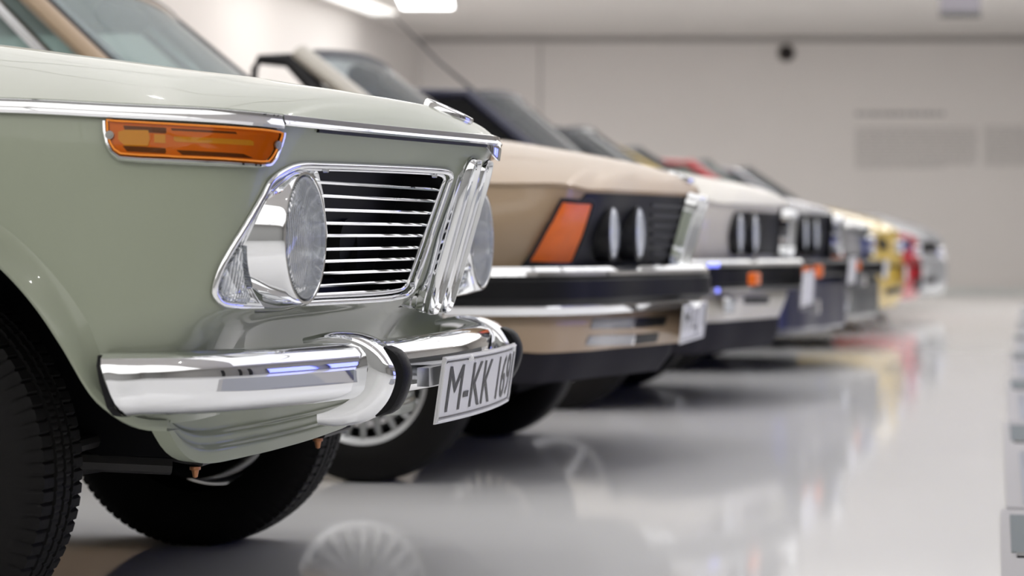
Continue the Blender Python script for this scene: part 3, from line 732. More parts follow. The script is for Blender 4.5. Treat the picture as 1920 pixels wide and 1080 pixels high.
liner(c1, (0.0, -2.5), 0.29, 0.42, 0.80); underbody(c1, 0.36, -3.1, zlo=0.29, ztop=0.80)
# belt trim: two-step chrome moulding around the car
C = c1.contour(0, None, 0, 24); 
def trimsweep(name, t0, t1, prof, dz=0, mat='chrome'):
    P = c1.contour(0, int((t1-t0)*10)+1, t0, t1); P = [(p[0], p[1], p[2]) for p in P]; V, Fc = sweep(P, prof); return mesh(name, V, Fc, mat, r1)
tp = [(-0.002, 0.010), (0.005, 0.0125), (0.0085, 0.010), (0.0085, 0.003), (0.011, -0.001), (0.0125, -0.005), (0.011, -0.0095), (0.006, -0.011), (-0.002, -0.010)]
JT = 7.72
trimsweep('belt_trim', 1.0, JT, tp); trimsweep('belt_trim', 24-JT, 23.0, tp)
hp = [(-0.004, 0.0125), (0.004, 0.0135), (0.0085, 0.0115), (0.0095, 0.0035), (0.0125, 0.0018), (0.0135, -0.0012), (0.0118, -0.0042), (0.006, -0.005), (-0.004, -0.004)]
trimsweep('hood_edge_trim', JT+0.02, 24-JT-0.02, hp)
gp = [(-0.03, -0.003), (0.0035, -0.003), (0.0025, -0.0085), (-0.03, -0.0085)]
trimsweep('hood_gap_shade', JT+0.8, 24-JT-0.8, gp, mat='black')  # solid black strip put in for the shade under the hood lip
# centre of the hood edge curls down over the kidneys
V = []
prf = [(0.008, 0.008), (0.016, 0.007), (0.021, 0.000), (0.0235, -0.012), (0.021, -0.031), (0.0185, -0.031), (0.020, -0.012), (0.017, -0.003), (0.008, 0.001)]
ys = [-0.036+0.072*i/20 for i in range(21)]
for y in ys:
    h = c1.contour(0, 97, 10.5, 13.5); k_ = min(h, key=lambda q: abs(q[1]-y)); f = max(0.0, 1-(abs(y)/0.036)**2)
    for o_, z_ in prf: V.append((k_[0]-0.008+o_*(0.45+0.55*f), y, k_[2]+z_*(0.25+0.75*f)))
mesh('hood_nose_trim', V, grid_faces(21, len(prf), False, True)+[tuple(range(len(prf))), tuple(range(20*len(prf), 21*len(prf)))], 'chrome', r1)
roundel(c1, 0.705, 0.046, math.radians(25))
# turn signal
SO = [(193,228),(194,250),(199,275),(210,293),(224,303),(260,306.5),(400,312),(480,315),(500,313),(512,302),(521,280),(526,258),(527,246),(500,243),(360,236),(210,226)]
SI = [(204,228),(205,248),(209,268),(217,282),(229,290.5),(260,293),(400,298),(478,302),(492,300.5),(500,292),(510,272),(517,254),(518,246.5),(500,245),(360,238),(214,230)]
sg = c1.patch('turn_signal', SO, 'chrome', 0.006, round_=False, n=120)
c1.outline('frame', [(198.5,230),(199.5,250),(204,271.5),(213.5,287.5),(226.5,297),(260,300),(400,305.3),(479,309),(497,307),(506,296),(515,275),(521,256),(522.5,247)], 'chrome', 0.0048, 0.0095, 0.004, sg, n=110, closed=False, round_=False)
o = c1.patch('backing', SI, 'amber_base', 0.009, sg, round_=False, n=110)
for nm, q, mt, h_ in [('brown_rib', [(233,238),(313,242),(313,253),(236,249)], 'amber_brown', 0.0095), ('brown_rib', [(232,276),(312,280),(312,290),(240,286)], 'amber_brown', 0.0095),
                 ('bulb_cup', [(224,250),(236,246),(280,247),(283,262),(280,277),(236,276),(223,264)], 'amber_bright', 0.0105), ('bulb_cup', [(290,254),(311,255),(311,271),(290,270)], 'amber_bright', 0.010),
                 ('brown_rib', [(330,283),(450,289),(470,297),(340,292)], 'amber_brown', 0.0095), ('brown_rib', [(320,243),(440,249),(440,253),(320,247)], 'amber_brown', 0.0095), ('bulb_cup', [(325,258),(470,264),(470,274),(325,268)], 'amber_bright', 0.0097)]:
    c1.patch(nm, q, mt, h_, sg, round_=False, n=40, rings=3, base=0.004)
c1.patch('lens', SI, 'amber_glass', 0.0125, sg, round_=False, n=110, base=0.007)
c1.outline('lens_rim', SI, 'amber_base', 0.0016, 0.0016, 0.0125, sg, n=110, round_=False)
for q in ((209, 257), (509.5, 270)):
    p, nn = c1.px(*q); b = MB(); b.tube([p+nn*0.010, p+nn*0.0145], 0.0062, 16); b.tube([p+nn*0.014, p+nn*0.0155], 0.0035, 12); b.build('screw', 'screw_steel', sg)
# headlamp panel: frame, dish, nacelle, lens, slats
fr = c1.outline('grille_frame', BZ, 'chrome', 0.0055, 0.0055, 0.003, n=220)
mirror(fr)
INN = [tuple(cc+(np.array(q)-cc)*np.array([0.968, 0.945])) for q in BZ]
o = c1.outline('grille_inner_frame', INN, 'chrome', 0.0042, 0.004, -0.003, n=220); mirror(o)
# dark box behind the slats
pl = [c1.px(*(cc+(np.array(q)-cc)*0.99))[0] for q in BZ]; n = len(pl)
V = [p-Vector((0.003, 0, 0)) for p in pl]+[p-Vector((0.075, 0, 0)) for p in pl]; Fc = [(i, (i+1) % n, n+(i+1) % n, n+i) for i in range(n)]+[tuple(range(n, 2*n))]
o = mesh('grille_recess', V, Fc, 'black', r1, False); mirror(o)
# chrome bezel around the lamp: left part of the panel
HC = c1.pxat(571, 446, -0.56); HC.x = 0.626; HR = 0.102
HC = Vector((0.626, -0.56, CAM.z-(446-HY)*(VV.dot(Vector((0.626, -0.56, 0))-CAM))/FPX)); print('lamp', HC)
BL = [(403,541),(406,556),(418,566),(445,569),(500,568),(575,566),(600,520),(618,440),(610,365),(600,320),(575,312),(530,323),(507,342),(495,364),(462,421),(435,466),(414,506)]
def bezel_pt(q, dep):
    p, nn = c1.px(*q); return p-Vector((dep, 0, 0))
R_ = resample(BL, 90, True); cb = np.array([540., 446.]); V = []
for f, dep in ((1.0, 0.003), (0.97, 0.012), (0.90, 0.018), (0.75, 0.022), (0.5, 0.03)):
    V += [bezel_pt(cb+(q-cb)*f, dep) for q in R_]
o = mesh('lamp_bezel', V, grid_faces(5, 90, False, True), 'chrome', r1); mirror(o)
b = MB()
b.lathe([(0.118, -0.135), (0.1175, -0.10), (0.115, -0.06), (0.109, -0.025), (0.1035, -0.006), (HR, 0.0), (HR-0.003, 0.004), (HR-0.007, 0.004), (HR-0.010, 0.0), (HR-0.012, -0.008)], HC, 72, 'x')
nac = b.build('headlight', 'chrome', r1)
b = MB(); b.lathe([(0.0901, -0.006), (0.075, -0.03), (0.05, -0.055), (0.02, -0.07), (0.0001, -0.072)], HC, 48, 'x'); b.build('reflector', 'reflector', nac)
b = MB(); b.lathe([(0.0915, -0.004), (0.091, 0.004)]+[(0.0905*q_, 0.005+0.015*(1-q_*q_)) for q_ in (0.98, 0.92, 0.84, 0.74, 0.62, 0.5, 0.38, 0.25, 0.12)]+[(0.0001, 0.020)], HC, 72, 'x'); b.build('lens', 'lens_glass', nac)
b = MB(); b.lathe([(0.0001, -0.02), (0.012, -0.022), (0.014, -0.06)], HC, 20, 'x'); b.build('bulb_cap', 'satin', nac)
c1.patch('parking_lamp', [(409,546),(420,512),(434,482),(449,462),(450,500),(453,530),(464,556),(462,565),(440,564),(418,561)], 'lens_glass', 0.006, nac, round_=False, n=60)
# the far headlight
n2 = mirror(nac, 'headlight')
for ch in [q_ for q_ in nac.children]:
    c_ = mirror(ch, ch.name.split('.')[0]); c_.parent = n2
SL = [((608,341.7),(831.7,356)),((615,367.3),(823.3,377.3)),((616.7,393.3),(815,399.3)),((616.7,418.3),(806.7,421.7)),((616.7,441.7),(800,441.7)),((615,467.3),(793,464)),((610,490),(785,485)),((601.7,512.7),(776.7,506.7)),((591.7,536.7),(766.7,526.7)),((584,553),(757,544))]
for (a, b_) in SL:
    a = np.array(a, float); b_ = np.array(b_, float); a = a-(b_-a)*0.10; b_ = b_+(b_-a)*0.012; V = []; n = 22
    g0, g1, g2 = [c1.px(*(a+(b_-a)*f_))[0] for f_ in (0.0, 0.5, 1.0)]
    for i in range(n):
        f_ = i/(n-1); p = g0*(2*(f_-0.5)*(f_-1))+g1*(4*f_*(1-f_))+g2*(2*f_*(f_-0.5))-Vector((0.004, 0, 0))
        for dx, dz in ((0.0, 0.0022), (0.0012, 0.0), (0.0, -0.0024), (-0.010, -0.003), (-0.016, 0.0), (-0.010, 0.003)): V.append(p+Vector((dx, 0, dz)))
    Fc = grid_faces(n, 6, False, True)+[tuple(range(6)), tuple(range((n-1)*6, n*6))]
    o = mesh('grille_slat', V, Fc, 'chrome', r1); mirror(o)
for q in ((607, 318), (811, 328), (770, 533)):
    p, nn = c1.px(*q); b = MB(); b.tube([p, p+Vector((0.007, 0, 0))], 0.005, 12); o = b.build('screw', 'satin', r1); mirror(o)
# dark bits behind the slats: horn and brackets
b = MB(); b.lathe([(0.05, 0.0), (0.052, -0.02), (0.03, -0.03), (0.0001, -0.03)], (0.60, -0.25, 0.62), 24, 'x'); b.build('horn', 'iron', r1)
# kidneys
for s_ in (-1, 1): kidney(c1, s_*0.043, (0.688, 0.506), (0.768, 0.778), 0.037, depth=0.06, bars=9)
# bumper
BP = [(.413,-.832),(.44,-.828),(.475,-.812),(.53,-.775),(.575,-.725),(.61,-.66),(.645,-.57),(.675,-.48),(.70,-.38),(.722,-.26),(.737,-.13),(.742,0)]
BPf = smooth_path(BP+[(x, -y) for x, y in reversed(BP[:-1])], 240)
bprof = [(-0.062, 0.474), (-0.045, 0.4765), (-0.025, 0.475), (-0.010, 0.469), (-0.002, 0.459), (0.0005, 0.448), (0.0015, 0.4385), (0.0010, 0.436), (-0.0005, 0.420), (-0.004, 0.404), (-0.010, 0.3965), (-0.018, 0.391), (-0.030, 0.387), (-0.044, 0.385), (-0.046, 0.388), (-0.03, 0.391), (-0.018, 0.397)]
V, Fc = sweep(BPf, bprof, False)
kk = len(bprof)
for i_ in range(len(V)):
    e_ = min(i_//kk, len(V)//kk-1-i_//kk); V[i_] = (V[i_][0]+max(0, 0.474-V[i_][2])*0.36*max(0, 1-e_/22), V[i_][1], V[i_][2])
bump = mesh('bumper', V, Fc, 'chrome', r1)
for s_ in (-1, 1):
    V = []
    for o_, z_ in [(-0.060, 0.476), (-0.012, 0.472), (0.0, 0.458), (0.002, 0.437), (-0.004, 0.40), (-0.018, 0.388), (-0.045, 0.384)]:
        for dx in (0.0, -0.020): V.append((0.4135+dx*(0.15+0.55*(0.48-z_)/0.09)+(0.474-z_)*0.36, s_*(0.832+o_+0.0015), z_))
    mesh('bumper_end_seal', V, grid_faces(7, 2), 'rubber', bump)
# overriders
def overrider(yc):
    F_ = smooth_path([(.575,.483),(.62,.492),(.665,.488),(.700,.468),(.721,.438),(.722,.412),(.706,.378),(.672,.352),(.63,.344),(.60,.346)], 46)
    I_ = smooth_path([(.578,.474),(.615,.478),(.65,.472),(.672,.460),(.682,.442),(.680,.425),(.668,.402),(.645,.382),(.62,.370),(.600,.364)], 46)
    dx = 0.006; V = []
    for (fx, fz), (ix, iz) in zip(F_, I_):
        for w_, f in ((-1.0, 0.0), (-1.0, 0.35), (-0.97, 0.62), (-0.86, 0.85), (-0.62, 0.97), (-0.3, 1.0), (0, 1.0), (0.3, 1.0), (0.62, 0.97), (0.86, 0.85), (0.97, 0.62), (1.0, 0.35), (1.0, 0.0)):
            V.append((ix+(fx-ix)*f+dx, yc+w_*0.036, iz+(fz-iz)*f))
    n = 46; k = 13; Fc = grid_faces(n, k, False, True)+[tuple(range(k)), tuple(range((n-1)*k, n*k))]
    o = mesh('overrider', V, Fc, 'chrome', bump)
    V = []
    for i in range(15, 34):
        fx, fz = F_[i]; a = np.array(F_[min(i+1, 45)])-np.array(F_[i-1]); a = a/np.linalg.norm(a); nn = np.array([-a[1], a[0]]); nn = nn if nn[0] > 0 else -nn
        e = min(1.0, (i-15)/3+0.15, (33-i)/3+0.15)
        for w_, h_ in ((-0.6, -0.004), (-0.6, 0.008), (-0.45, 0.0125), (0, 0.014), (0.45, 0.0125), (0.6, 0.008), (0.6, -0.004)):
            V.append((fx+dx+nn[0]*h_*e, yc+0.012+w_*0.036, fz+nn[1]*h_*e))
    mesh('overrider_rubber', V, grid_faces(19, 7, False, True)+[tuple(range(7)), tuple(range(18*7, 19*7))], 'rubber', o)
overrider(-.40); overrider(.40)
# number plate and its bracket
pt = plate(c1, 0.757, 0.391, lean=0.016, bend=0.016)
b = MB(); b.box((0.74, 0, 0.415), (0.02, 0.6, 0.03)); b.build('plate_bracket', 'satin', r1, False)
for y in (-0.135, 0.215):
    b = MB(); b.lathe([(0.006, -0.002), (0.006, 0.003), (0.004, 0.006), (0.0001, 0.0065)], (0.757+0.016*(1-(y/.26)**2)+0.008, y, 0.438), 14, 'x'); b.build('plate_bolt', 'white_enamel', pt)
# apron under the bumper
V = []; ny, nz = 101, 41
def apx(y):
    a = abs(y); T = [(0, .553), (.10, .548), (.25, .535), (.42, .512), (.55, .482), (.61, .460), (.66, .448), (.70, .442), (.72, .44)]
    return float(np.interp(a, [t[0] for t in T], [t[1] for t in T]))
def apz(y):
    a = abs(y); T = [(0, .352), (.04, .345), (.08, .325), (.12, .317), (.3, .307), (.50, .300), (.58, .297), (.615, .303), (.645, .322), (.67, .348), (.70, .392)]
    return float(np.interp(a, [t[0] for t in T], [t[1] for t in T]))
sm = lambda f, y: sum(f(y+d_) for d_ in (-0.03, -0.02, -0.01, 0, 0.01, 0.02, 0.03))/7
for i in range(ny):
    y = -0.69+1.38*i/(ny-1); zb_ = sm(apz, y); x0 = sm(apx, y)
    for j in range(nz):
        f = j/(nz-1); z = 0.40+(zb_-0.40)*f; st = 0.0
        for f0 in (0.55, 0.76): st -= 0.008/(1+math.exp(-(f-f0)*60))
        V.append((x0+0.018*(1-f)-st-0.006, y, z))
    V.append((x0-0.018, y, zb_+0.002)); 
mesh('apron', V, grid_faces(ny, nz+1), 'green', r1)
# suspension and plugs
b = MB(); b.tube([(0.05, -0.62, 0.26), (0.12, 0, 0.25), (0.05, 0.62, 0.26)], 0.022, 10); b.tube([(0.22, -0.5, 0.31), (0.26, 0, 0.33), (0.22, 0.5, 0.31)], 0.012, 8)
b.tube([(0.0, 0.55, 0.3), (0.33, 0.35, 0.27)], 0.016, 8); b.tube([(0.0, -0.55, 0.3), (0.33, -0.35, 0.27)], 0.016, 8); b.build('suspension', 'iron', r1)
for q, Y in (((366, 884), -0.35), ((596, 830), 0.05)):
    p = c1.pxat(*q, Y); b = MB(); b.lathe([(0.0001, -0.011), (0.004, -0.009), (0.006, 0.002), (0.009, 0.003), (0.009, 0.008), (0.0001, 0.008)], p, 16, 'z'); b.build('drain_plug', 'copper', r1)
    b = MB(); b.tube([p+Vector((-0.1, 0, 0.03)), p+Vector((0.01, 0, 0.014)), p+Vector((0.01, 0.15, 0.016))], 0.006, 8); b.build('bracket', 'iron', r1)
wheels(c1, -0.005, 0.665, 0.296, 0.165, 'steel', 0.172, 0.290, detail=True)
greenhouse(c1, xb=-0.62, zb=0.95, xt=-1.05, zt=1.36, wb=0.66, wt=0.55, seats=True)

# ================================================================== generic nose offsets (measured on the tan car)
DX = [(.0, 0), (.1, .026), (.25, .068), (.4, .12), (.57, .162), (.66, .205), (.74, .262), (.79, .40)]
def levels(rows, w=0.80, vee=1.0, zside=None, tail=-3.4):
    out = []
    for i, (z, xc) in enumerate(rows):
        zs = z if zside is None or i < len(rows)-1 else zside
        ws = w*(0.97 if i == 0 else 1.0 if i < len(rows)-1 else 0.95)
        L = [(tail+(0.1 if i in (0, len(rows)-1) else 0), ws*.88, zs+0.04), (-2.2, ws*.985, zs+(0.03 if i == 0 else 0)), (-.6, ws, zs+(0.035 if i == 0 else 0)), (.05, ws, (zs+z)/2+(0.02 if i == 0 else 0))]
        for y, d in reversed(DX):
            L.append((xc-d*vee, y*ws/0.80, z+(0.012 if (i == 0 and y > 0.7) else 0)))
        out.append(L)
    return out
def offs_path(car, z, out, t0, t1, m=None):
    P = car.contour(car.at_z(z), m, t0, t1); Q = []
    for i, p in enumerate(P):
        a, b_ = P[max(i-1, 0)], P[min(i+1, len(P)-1)]; t = Vector((b_[0]-a[0], b_[1]-a[1])).normalized(); Q.append((p[0]+t.y*out, p[1]-t.x*out))
    return Q
def band(name, car, z, out, prof, mat, t0=3.4, t1=None, parent=None):
    t1 = t1 or (car.n-1-t0); P = offs_path(car, z, out, t0, t1); V, Fc = sweep(P, prof); return mesh(name, V, Fc, mat, parent or car.root)
def bx(o0, z0, o1, z1, r=0.006):
    return [(o0, z0), (o1-r, z0), (o1, z0+r), (o1, z1-r), (o1-r, z1), (o0, z1)]
def basic_car(name, loc, label, paint, rows, crest, w=0.80, vee=1.0, zlow=0.2, style='star', rimr=0.19, R=0.30, gh={}, arch_r=0.36, tr=0.69, cutsx=[]):
    r = empty(name, loc, label, 'car', 'museum cars parked in a row'); c = Car(r, levels(rows, w, vee, zlow), crest, paint); c.shell('body', 6, 5); c.bvh()
    cut(c.body, [arch_cut(0, R, arch_r, -1.1, -0.55), arch_cut(0, R, arch_r, 0.55, 1.1), arch_cut(-2.5, R, arch_r, -1.1, -0.55), arch_cut(-2.5, R, arch_r, 0.55, 1.1)]+cutsx, 0.003)
    h, hgeo = c.top('hood', -0.52, 1.2, out=0.008, dz=0.006, power=2.4, lip=0.010); c.bvh(hgeo)
    c.top('boot_lid', -3.6, -2.85); c.ledges(-2.87, -0.50); liner(c, (0, -2.5), R, arch_r+0.02, w); underbody(c, 0.34, -3.1, 0.22, 0.74)
    wheels(c, 0.0, tr, R, 0.19, style, rimr, R-0.004)
    greenhouse(c, **gh); return c
def crest(xn, zn, rise=1.0, drop=0.0):
    return [(xn+0.02, zn-0.002), (xn, zn+0.002), (xn-.05, zn+.030*rise), (xn-.16, zn+.066*rise), (xn-.32, zn+.098*rise), (xn-.56, zn+.137*rise), (xn-.9, zn+.16*rise), (-.6, zn+.178*rise), (-1.5, zn+.19*rise), (-2.8, zn+.17*rise), (-3.4, zn+.04)]

# ================================================================== CAR 2: tan coupe
c2 = basic_car('coupe_car', (0.0, 2.577, 0), 'tan coupe with twin round lights and orange corner lamp, second from the camera', 'tan',
   [(.772, .783), (.70, .762), (.60, .728), (.545, .712), (.49, .715), (.445, .745), (.41, .752), (.345, .735)], crest(.783, .800), w=.81, vee=1.0,
   style='mesh', rimr=0.18, R=0.285, arch_r=0.345, tr=0.69,
   gh=dict(xb=-0.52, zb=0.93, xt=-1.06, zt=1.385, wb=0.68, wt=0.57, trim='satin', pil=0.036, inner=0.05))
g = c2.patch('front_grille', [(1098,362),(1180,364),(1286,369),(1278,420),(1247,513),(1110,508),(972,502),(1030,435)], 'black', 0.006, round_=False, n=100); mirror(g)
o = c2.patch('corner_lamp', [(1050,379),(1102,381),(1083,440),(1062,490),(988,489),(1020,432)], 'orange', 0.016, round_=False, n=60, base=0.0); mirror(o)
c2.outline('lamp_rim', [(1048,376),(1105,378),(1086,440),(1064,493),(984,492),(1017,432)], 'black', 0.006, 0.004, 0.016, o, n=80, round_=False)
for Y, q in ((-.57, (1138, 436)), (-.40, (1187, 436))):
    p = c2.px(*q)[0]; z = p.z
    for s_ in (-1, 1): disc_lamp(c2, (p.x+0.016, s_*-p.y if s_ > 0 else p.y, z), 0.0715, 'lens_small', 'black')
for i in range(7):
    y_ = 384+i*18; o = c2.outline('grille_slat', [(1218, y_), (1278-i*5, y_+3)], 'dark_seal', 0.004, 0.004, 0.008, n=12, closed=False, round_=False); mirror(o)
for s_ in (-1, 1): kidney(c2, s_*0.052, (0.742, 0.545), (0.806, 0.772), 0.043, depth=0.035, op=0.8, bars=6)
bm2 = band('bumper', c2, .55, 0.10, [(-0.08, .575), (-0.01, .572), (0.004, .560), (0.006, .548), (-0.08, .545)], 'chrome')
band('bumper_rubber', c2, .55, 0.10, bx(-0.06, .478, 0.010, .548, 0.012), 'rubber', parent=bm2)
band('bumper_lower_chrome', c2, .49, 0.075, [(-0.05, .48), (0.008, .478), (0.012, .466), (0.0, .447), (-0.05, .442)], 'chrome', parent=bm2)
band('spoiler', c2, .345, -0.02, [(-0.05, .36), (0.0, .36), (-0.01, .31), (-0.045, .262), (-0.07, .262)], 'matte_dark')
for (ya, yb, h_) in ((597, 615, 18), (628, 646, 18)):
    o = c2.patch('air_slot', [(1112-(ya-597)*.28, ya+1), (1192, ya-1), (1188, yb), (1105-(ya-597)*.28, yb+1)], 'lens_dim', 0.003, round_=False, n=40); mirror(o)
    o = c2.patch('air_slot', [(1192, ya-1), (1250-(ya-597)*.5, ya-4), (1246-(ya-597)*.5, yb-5), (1186, yb)], 'black', 0.003, round_=False, n=40); mirror(o)
plate(c2, 0.775, 0.405, hw=0.24, hh=0.055, text='M·LJ 1', lean=0.012, bend=0.0)
roundel(c2, 0.74, 0.04, math.radians(22))
p = c2.px(968, 420)

# ================================================================== CAR 3: off-white convertible
c3 = basic_car('convertible_car', (0.0, 5.15, 0), 'off-white open convertible with chrome bumper and dark grille, third from the camera', 'white',
   [(.785, .80), (.72, .80), (.62, .79), (.56, .775), (.50, .79), (.44, .80), (.40, .79), (.325, .76)], crest(.80, .812), w=.82, vee=.98, style='star',
   gh=dict(xb=-0.46, zb=0.96, xt=-1.05, zt=1.40, wb=0.70, wt=0.60, open_top=True, quarter=True, pil=0.05, glassm='tinted'))
g = c3.patch('front_grille', [(1388,396),(1472,400),(1466,478),(1366,474),(1374,430)], 'black', 0.006, round_=False, n=70); mirror(g)
for q in ((1381, 437), (1409, 438)):
    p = c3.px(*q)[0]
    for s_ in (-1, 1): disc_lamp(c3, (p.x+0.012, s_*abs(p.y), p.z), 0.075, 'lens_small', 'black')
for s_ in (-1, 1): kidney(c3, s_*0.06, (0.815, 0.585), (0.83, 0.775), 0.05, depth=0.04, op=0.8, bars=6)
b3 = band('bumper', c3, .56, 0.085, [(-0.08, .578), (-0.005, .574), (0.006, .562), (0.006, .548), (-0.08, .545)], 'chrome')
band('bumper_rubber', c3, .56, 0.085, bx(-0.06, .470, 0.0, .548, 0.012), 'rubber', parent=b3)
band('bumper_lower_chrome', c3, .44, 0.05, [(-0.04, .470), (0.008, .468), (0.010, .452), (-0.04, .447)], 'chrome', parent=b3)
band('spoiler', c3, .325, 0.0, [(-0.05, .335), (0.006, .335), (0.0, .27), (-0.03, .215), (-0.06, .215)], 'matte_dark')
def bumper_lamp(c, x0, y0, x1, y1, mat, lift=0.09, name='indicator_lamp'):
    pa, pb = c.px(x0, y0)[0], c.px(x1, y1)[0]; ctr = (pa+pb)/2+Vector((lift, 0, 0)); 
    d0 = VV.dot(ctr+c.off-CAM); px_ = Vector((ctr.x+c.off.x-CAM.x, ctr.y+c.off.y-CAM.y, 0)); 
    # keep it on the same line of sight after lifting it off the body
    u = ((x0+x1)/2-960)/FPX; ray = RV*u+VV; k_ = (ctr.x+c.off.x-CAM.x)/ray.x; ctr.y = CAM.y+ray.y*k_-c.off.y; ctr.z = CAM.z-((y0+y1)/2-HY)/FPX*k_
    wy = abs(x1-x0)/FPX*k_/0.30; hz = abs(y1-y0)/FPX*k_
    for s_ in (-1, 1):
        b = MB(); b.box((ctr.x, s_*abs(ctr.y), ctr.z), (0.03, wy, hz)); o = b.build(name, mat, c.root, False); m_ = o.modifiers.new('b', 'BEVEL'); m_.width = 0.005; m_.segments = 2
bumper_lamp(c3, 1402, 511, 1427, 535, 'orange', 0.085)
bumper_lamp(c3, 1354, 557, 1380, 588, 'chrome', 0.015, 'fog_lamp'); bumper_lamp(c3, 1358, 561, 1377, 584, 'lens_small', 0.022, 'fog_lamp_glass')
o = c3.patch('air_slot', [(1396,556),(1442,556),(1440,570),(1394,570)], 'black', 0.003, round_=False, n=40); mirror(o)
plate(c3, 0.885, 0.455, hw=0.26, hh=0.07, text='', lean=0.01, bend=0.0)

# ================================================================== CAR 4: navy saloon with aerial
c4 = basic_car('saloon_car', (0.0, 7.72, 0), 'navy blue saloon with a tall aerial on its roof, fourth from the camera', 'navy',
   [(.775, .80), (.70, .80), (.60, .785), (.54, .80), (.48, .83), (.40, .83), (.30, .82), (.18, .78)], crest(.80, .80), w=.83, vee=.95, style='star',
   gh=dict(xb=-0.42, zb=0.95, xt=-1.0, zt=1.42, wb=0.72, wt=0.60, glassm='tinted', sideglass='dark_glass', pil=0.035))
g = c4.patch('front_grille', [(1492,400),(1556,404),(1552,482),(1488,480)], 'black', 0.006, round_=False, n=60); mirror(g)
for q in ((1505, 440), (1525, 441)):
    p = c4.px(*q)[0]
    for s_ in (-1, 1): disc_lamp(c4, (p.x+0.012, s_*abs(p.y), p.z), 0.08, 'lens_small', 'black')
for s_ in (-1, 1): kidney(c4, s_*0.06, (0.83, 0.57), (0.845, 0.79), 0.05, depth=0.04, op=0.8, bars=5)
b4 = band('bumper', c4, .50, 0.07, bx(-0.08, .475, 0.0, .555, 0.012), 'black')
band('bumper_skirt', c4, .42, 0.03, bx(-0.06, .20, 0.0, .475, 0.02), 'navy', parent=b4)
bumper_lamp(c4, 1526, 497, 1544, 520, 'orange', 0.09)
bumper_lamp(c4, 1500, 545, 1514, 582, 'lens_dim', 0.06, 'fog_lamp'); bumper_lamp(c4, 1524, 562, 1536, 590, 'lens_dim', 0.06, 'fog_lamp')
plate(c4, 0.895, 0.50, hw=0.26, hh=0.07, text='', lean=0.01, bend=0.0)
b = MB(); b.tube([(-1.03, -0.42, 1.43), (-1.24, -0.42, 1.60), (-1.47, -0.42, 1.83)], [0.010, 0.006, 0.004], 8)
b.lathe([(0.022, 0.0), (0.018, 0.02), (0.0001, 0.022)], (-1.03, -0.42, 1.425), 12, 'z'); b.build('aerial', 'dark_seal', c4.root)

# ================================================================== CAR 5: dark slate saloon
c5 = basic_car('sports_saloon', (0.05, 10.3, 0), 'dark slate saloon with an orange corner lamp, fifth from the camera', 'slate',
   [(.74, .79), (.66, .79), (.56, .785), (.48, .82), (.40, .83), (.30, .825), (.22, .80), (.16, .76)], crest(.79, .755, .9), w=.84, vee=1.0, style='star',
   gh=dict(xb=-0.42, zb=0.93, xt=-1.1, zt=1.37, wb=0.72, wt=0.58, glassm='tinted'))
o = c5.patch('headlight', [(1580,432),(1600,434),(1615,480),(1580,479),(1574,450)], 'lens_dim', 0.008, round_=False, n=50); mirror(o)
o = c5.patch('corner_lamp', [(1573,450),(1578,484),(1556,484),(1566,466)], 'orange', 0.010, round_=False, n=40); mirror(o)
o = c5.patch('inner_headlight', [(1617,450),(1632,448),(1634,480),(1619,480)], pmat('blue_reflecting_glass', (0.01, 0.05, 0.5), 0.1, coat=1.0), 0.008, round_=False, n=40); mirror(o)
for s_ in (-1, 1): kidney(c5, s_*0.06, (0.81, 0.56), (0.815, 0.70), 0.05, depth=0.04, op=0.8, bars=5)
b5 = band('bumper', c5, .45, 0.05, bx(-0.06, .44, 0.0, .54, 0.02), 'black')
band('bumper_skirt', c5, .30, 0.02, bx(-0.06, .17, 0.0, .44, 0.03), 'slate', parent=b5)
bumper_lamp(c5, 1573, 551, 1603, 583, 'lens_small', 0.03, 'fog_lamp')
bumper_lamp(c5, 1602, 516, 1632, 536, 'lens_dim', 0.06, 'number_panel')
plate(c5, 0.89, 0.48, hw=0.26, hh=0.06, text='', lean=0.01, bend=0.0)

# ================================================================== CARS 6, 7, 8
c6 = basic_car('yellow_coupe', (0.10, 12.9, 0), 'bright yellow coupe between the dark slate saloon and the red coupe', 'yellow',
   [(.73, .80), (.66, .81), (.57, .82), (.48, .84), (.40, .84), (.32, .84), (.24, .82), (.17, .78)], crest(.80, .745, 1.35), w=.84, vee=1.0, style='star',
   gh=dict(xb=-0.45, zb=0.93, xt=-1.25, zt=1.36, wb=0.72, wt=0.58, glassm='tinted', roofmat='black', pil=0.05))
o = c6.patch('headlight', [(1645,446),(1658,446),(1667,468),(1648,468)], 'black', 0.006, round_=False, n=40); mirror(o)
o = c6.patch('bumper_strip', [(1655,496),(1692,497),(1692,502),(1655,501)], 'black', 0.008, round_=False, n=40); mirror(o)
o = c6.patch('air_intake', [(1660,541),(1690,537),(1689,548),(1660,553)], 'black', 0.006, round_=False, n=40); mirror(o)
for s_ in (-1, 1): kidney(c6, s_*0.06, (0.83, 0.57), (0.83, 0.67), 0.05, depth=0.06, op=0.8, bars=4)
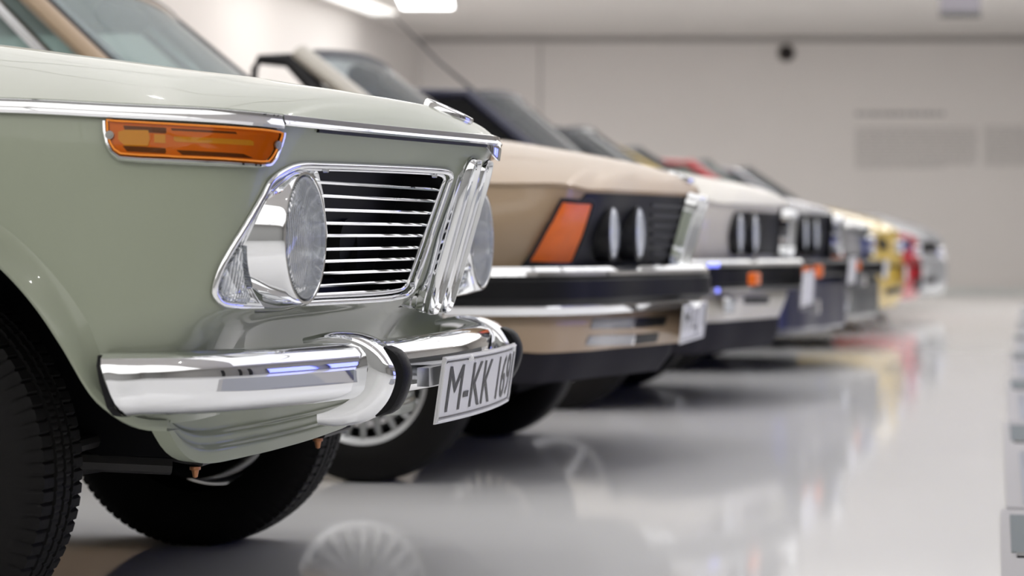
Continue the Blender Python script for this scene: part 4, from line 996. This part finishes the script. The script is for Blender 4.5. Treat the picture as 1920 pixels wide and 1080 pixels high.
plate(c6, 0.86, 0.42, hw=0.24, hh=0.055, text='', lean=0.0, bend=0.0)
c7 = basic_car('red_coupe', (0.15, 15.5, 0), 'bright red coupe between the yellow coupe and the silver coupe', 'red',
   [(.69, .80), (.62, .81), (.54, .82), (.46, .84), (.38, .84), (.30, .84), (.22, .82), (.16, .78)], crest(.80, .70, 1.0), w=.84, vee=1.0, style='star',
   gh=dict(xb=-0.42, zb=0.88, xt=-1.1, zt=1.36, wb=0.72, wt=0.58, glassm='window', roofmat='dark_seal', pil=0.05))
o = c7.patch('headlight', [(1689,450),(1704,448),(1710,468),(1692,468)], pmat('blue_grey_lamp_glass', (0.06, 0.08, 0.2), 0.15, coat=1.0), 0.006, round_=False, n=40); mirror(o)
o = c7.patch('bumper_strip', [(1698,494),(1730,494),(1730,500),(1698,500)], 'black', 0.006, round_=False, n=40); mirror(o)
o = c7.patch('air_intake', [(1714,522),(1727,520),(1727,544),(1716,548)], 'black', 0.006, round_=False, n=40); mirror(o)
for s_ in (-1, 1): kidney(c7, s_*0.06, (0.83, 0.53), (0.83, 0.63), 0.05, depth=0.06, op=0.8, bars=4)
plate(c7, 0.86, 0.40, hw=0.24, hh=0.055, text='', lean=0.0, bend=0.0)
c8 = basic_car('silver_coupe', (0.30, 18.0, 0), 'silver coupe, the farthest car of the row in front of the back wall', 'silver',
   [(.66, .80), (.60, .81), (.52, .83), (.44, .85), (.36, .85), (.28, .85), (.21, .83), (.15, .79)], crest(.80, .70, 1.7), w=.86, vee=1.0, style='star',
   gh=dict(xb=-0.42, zb=0.90, xt=-1.15, zt=1.38, wb=0.74, wt=0.60, glassm='tinted'))
o = c8.patch('headlight', [(1725,455),(1752,452),(1760,472),(1730,474)], 'black', 0.006, round_=False, n=40); mirror(o)
o = c8.patch('air_intake', [(1734,521),(1756,520),(1755,531),(1735,532)], 'black', 0.006, round_=False, n=40); mirror(o)
for s_ in (-1, 1): kidney(c8, s_*0.07, (0.835, 0.50), (0.82, 0.62), 0.06, depth=0.06, op=0.8, bars=4)
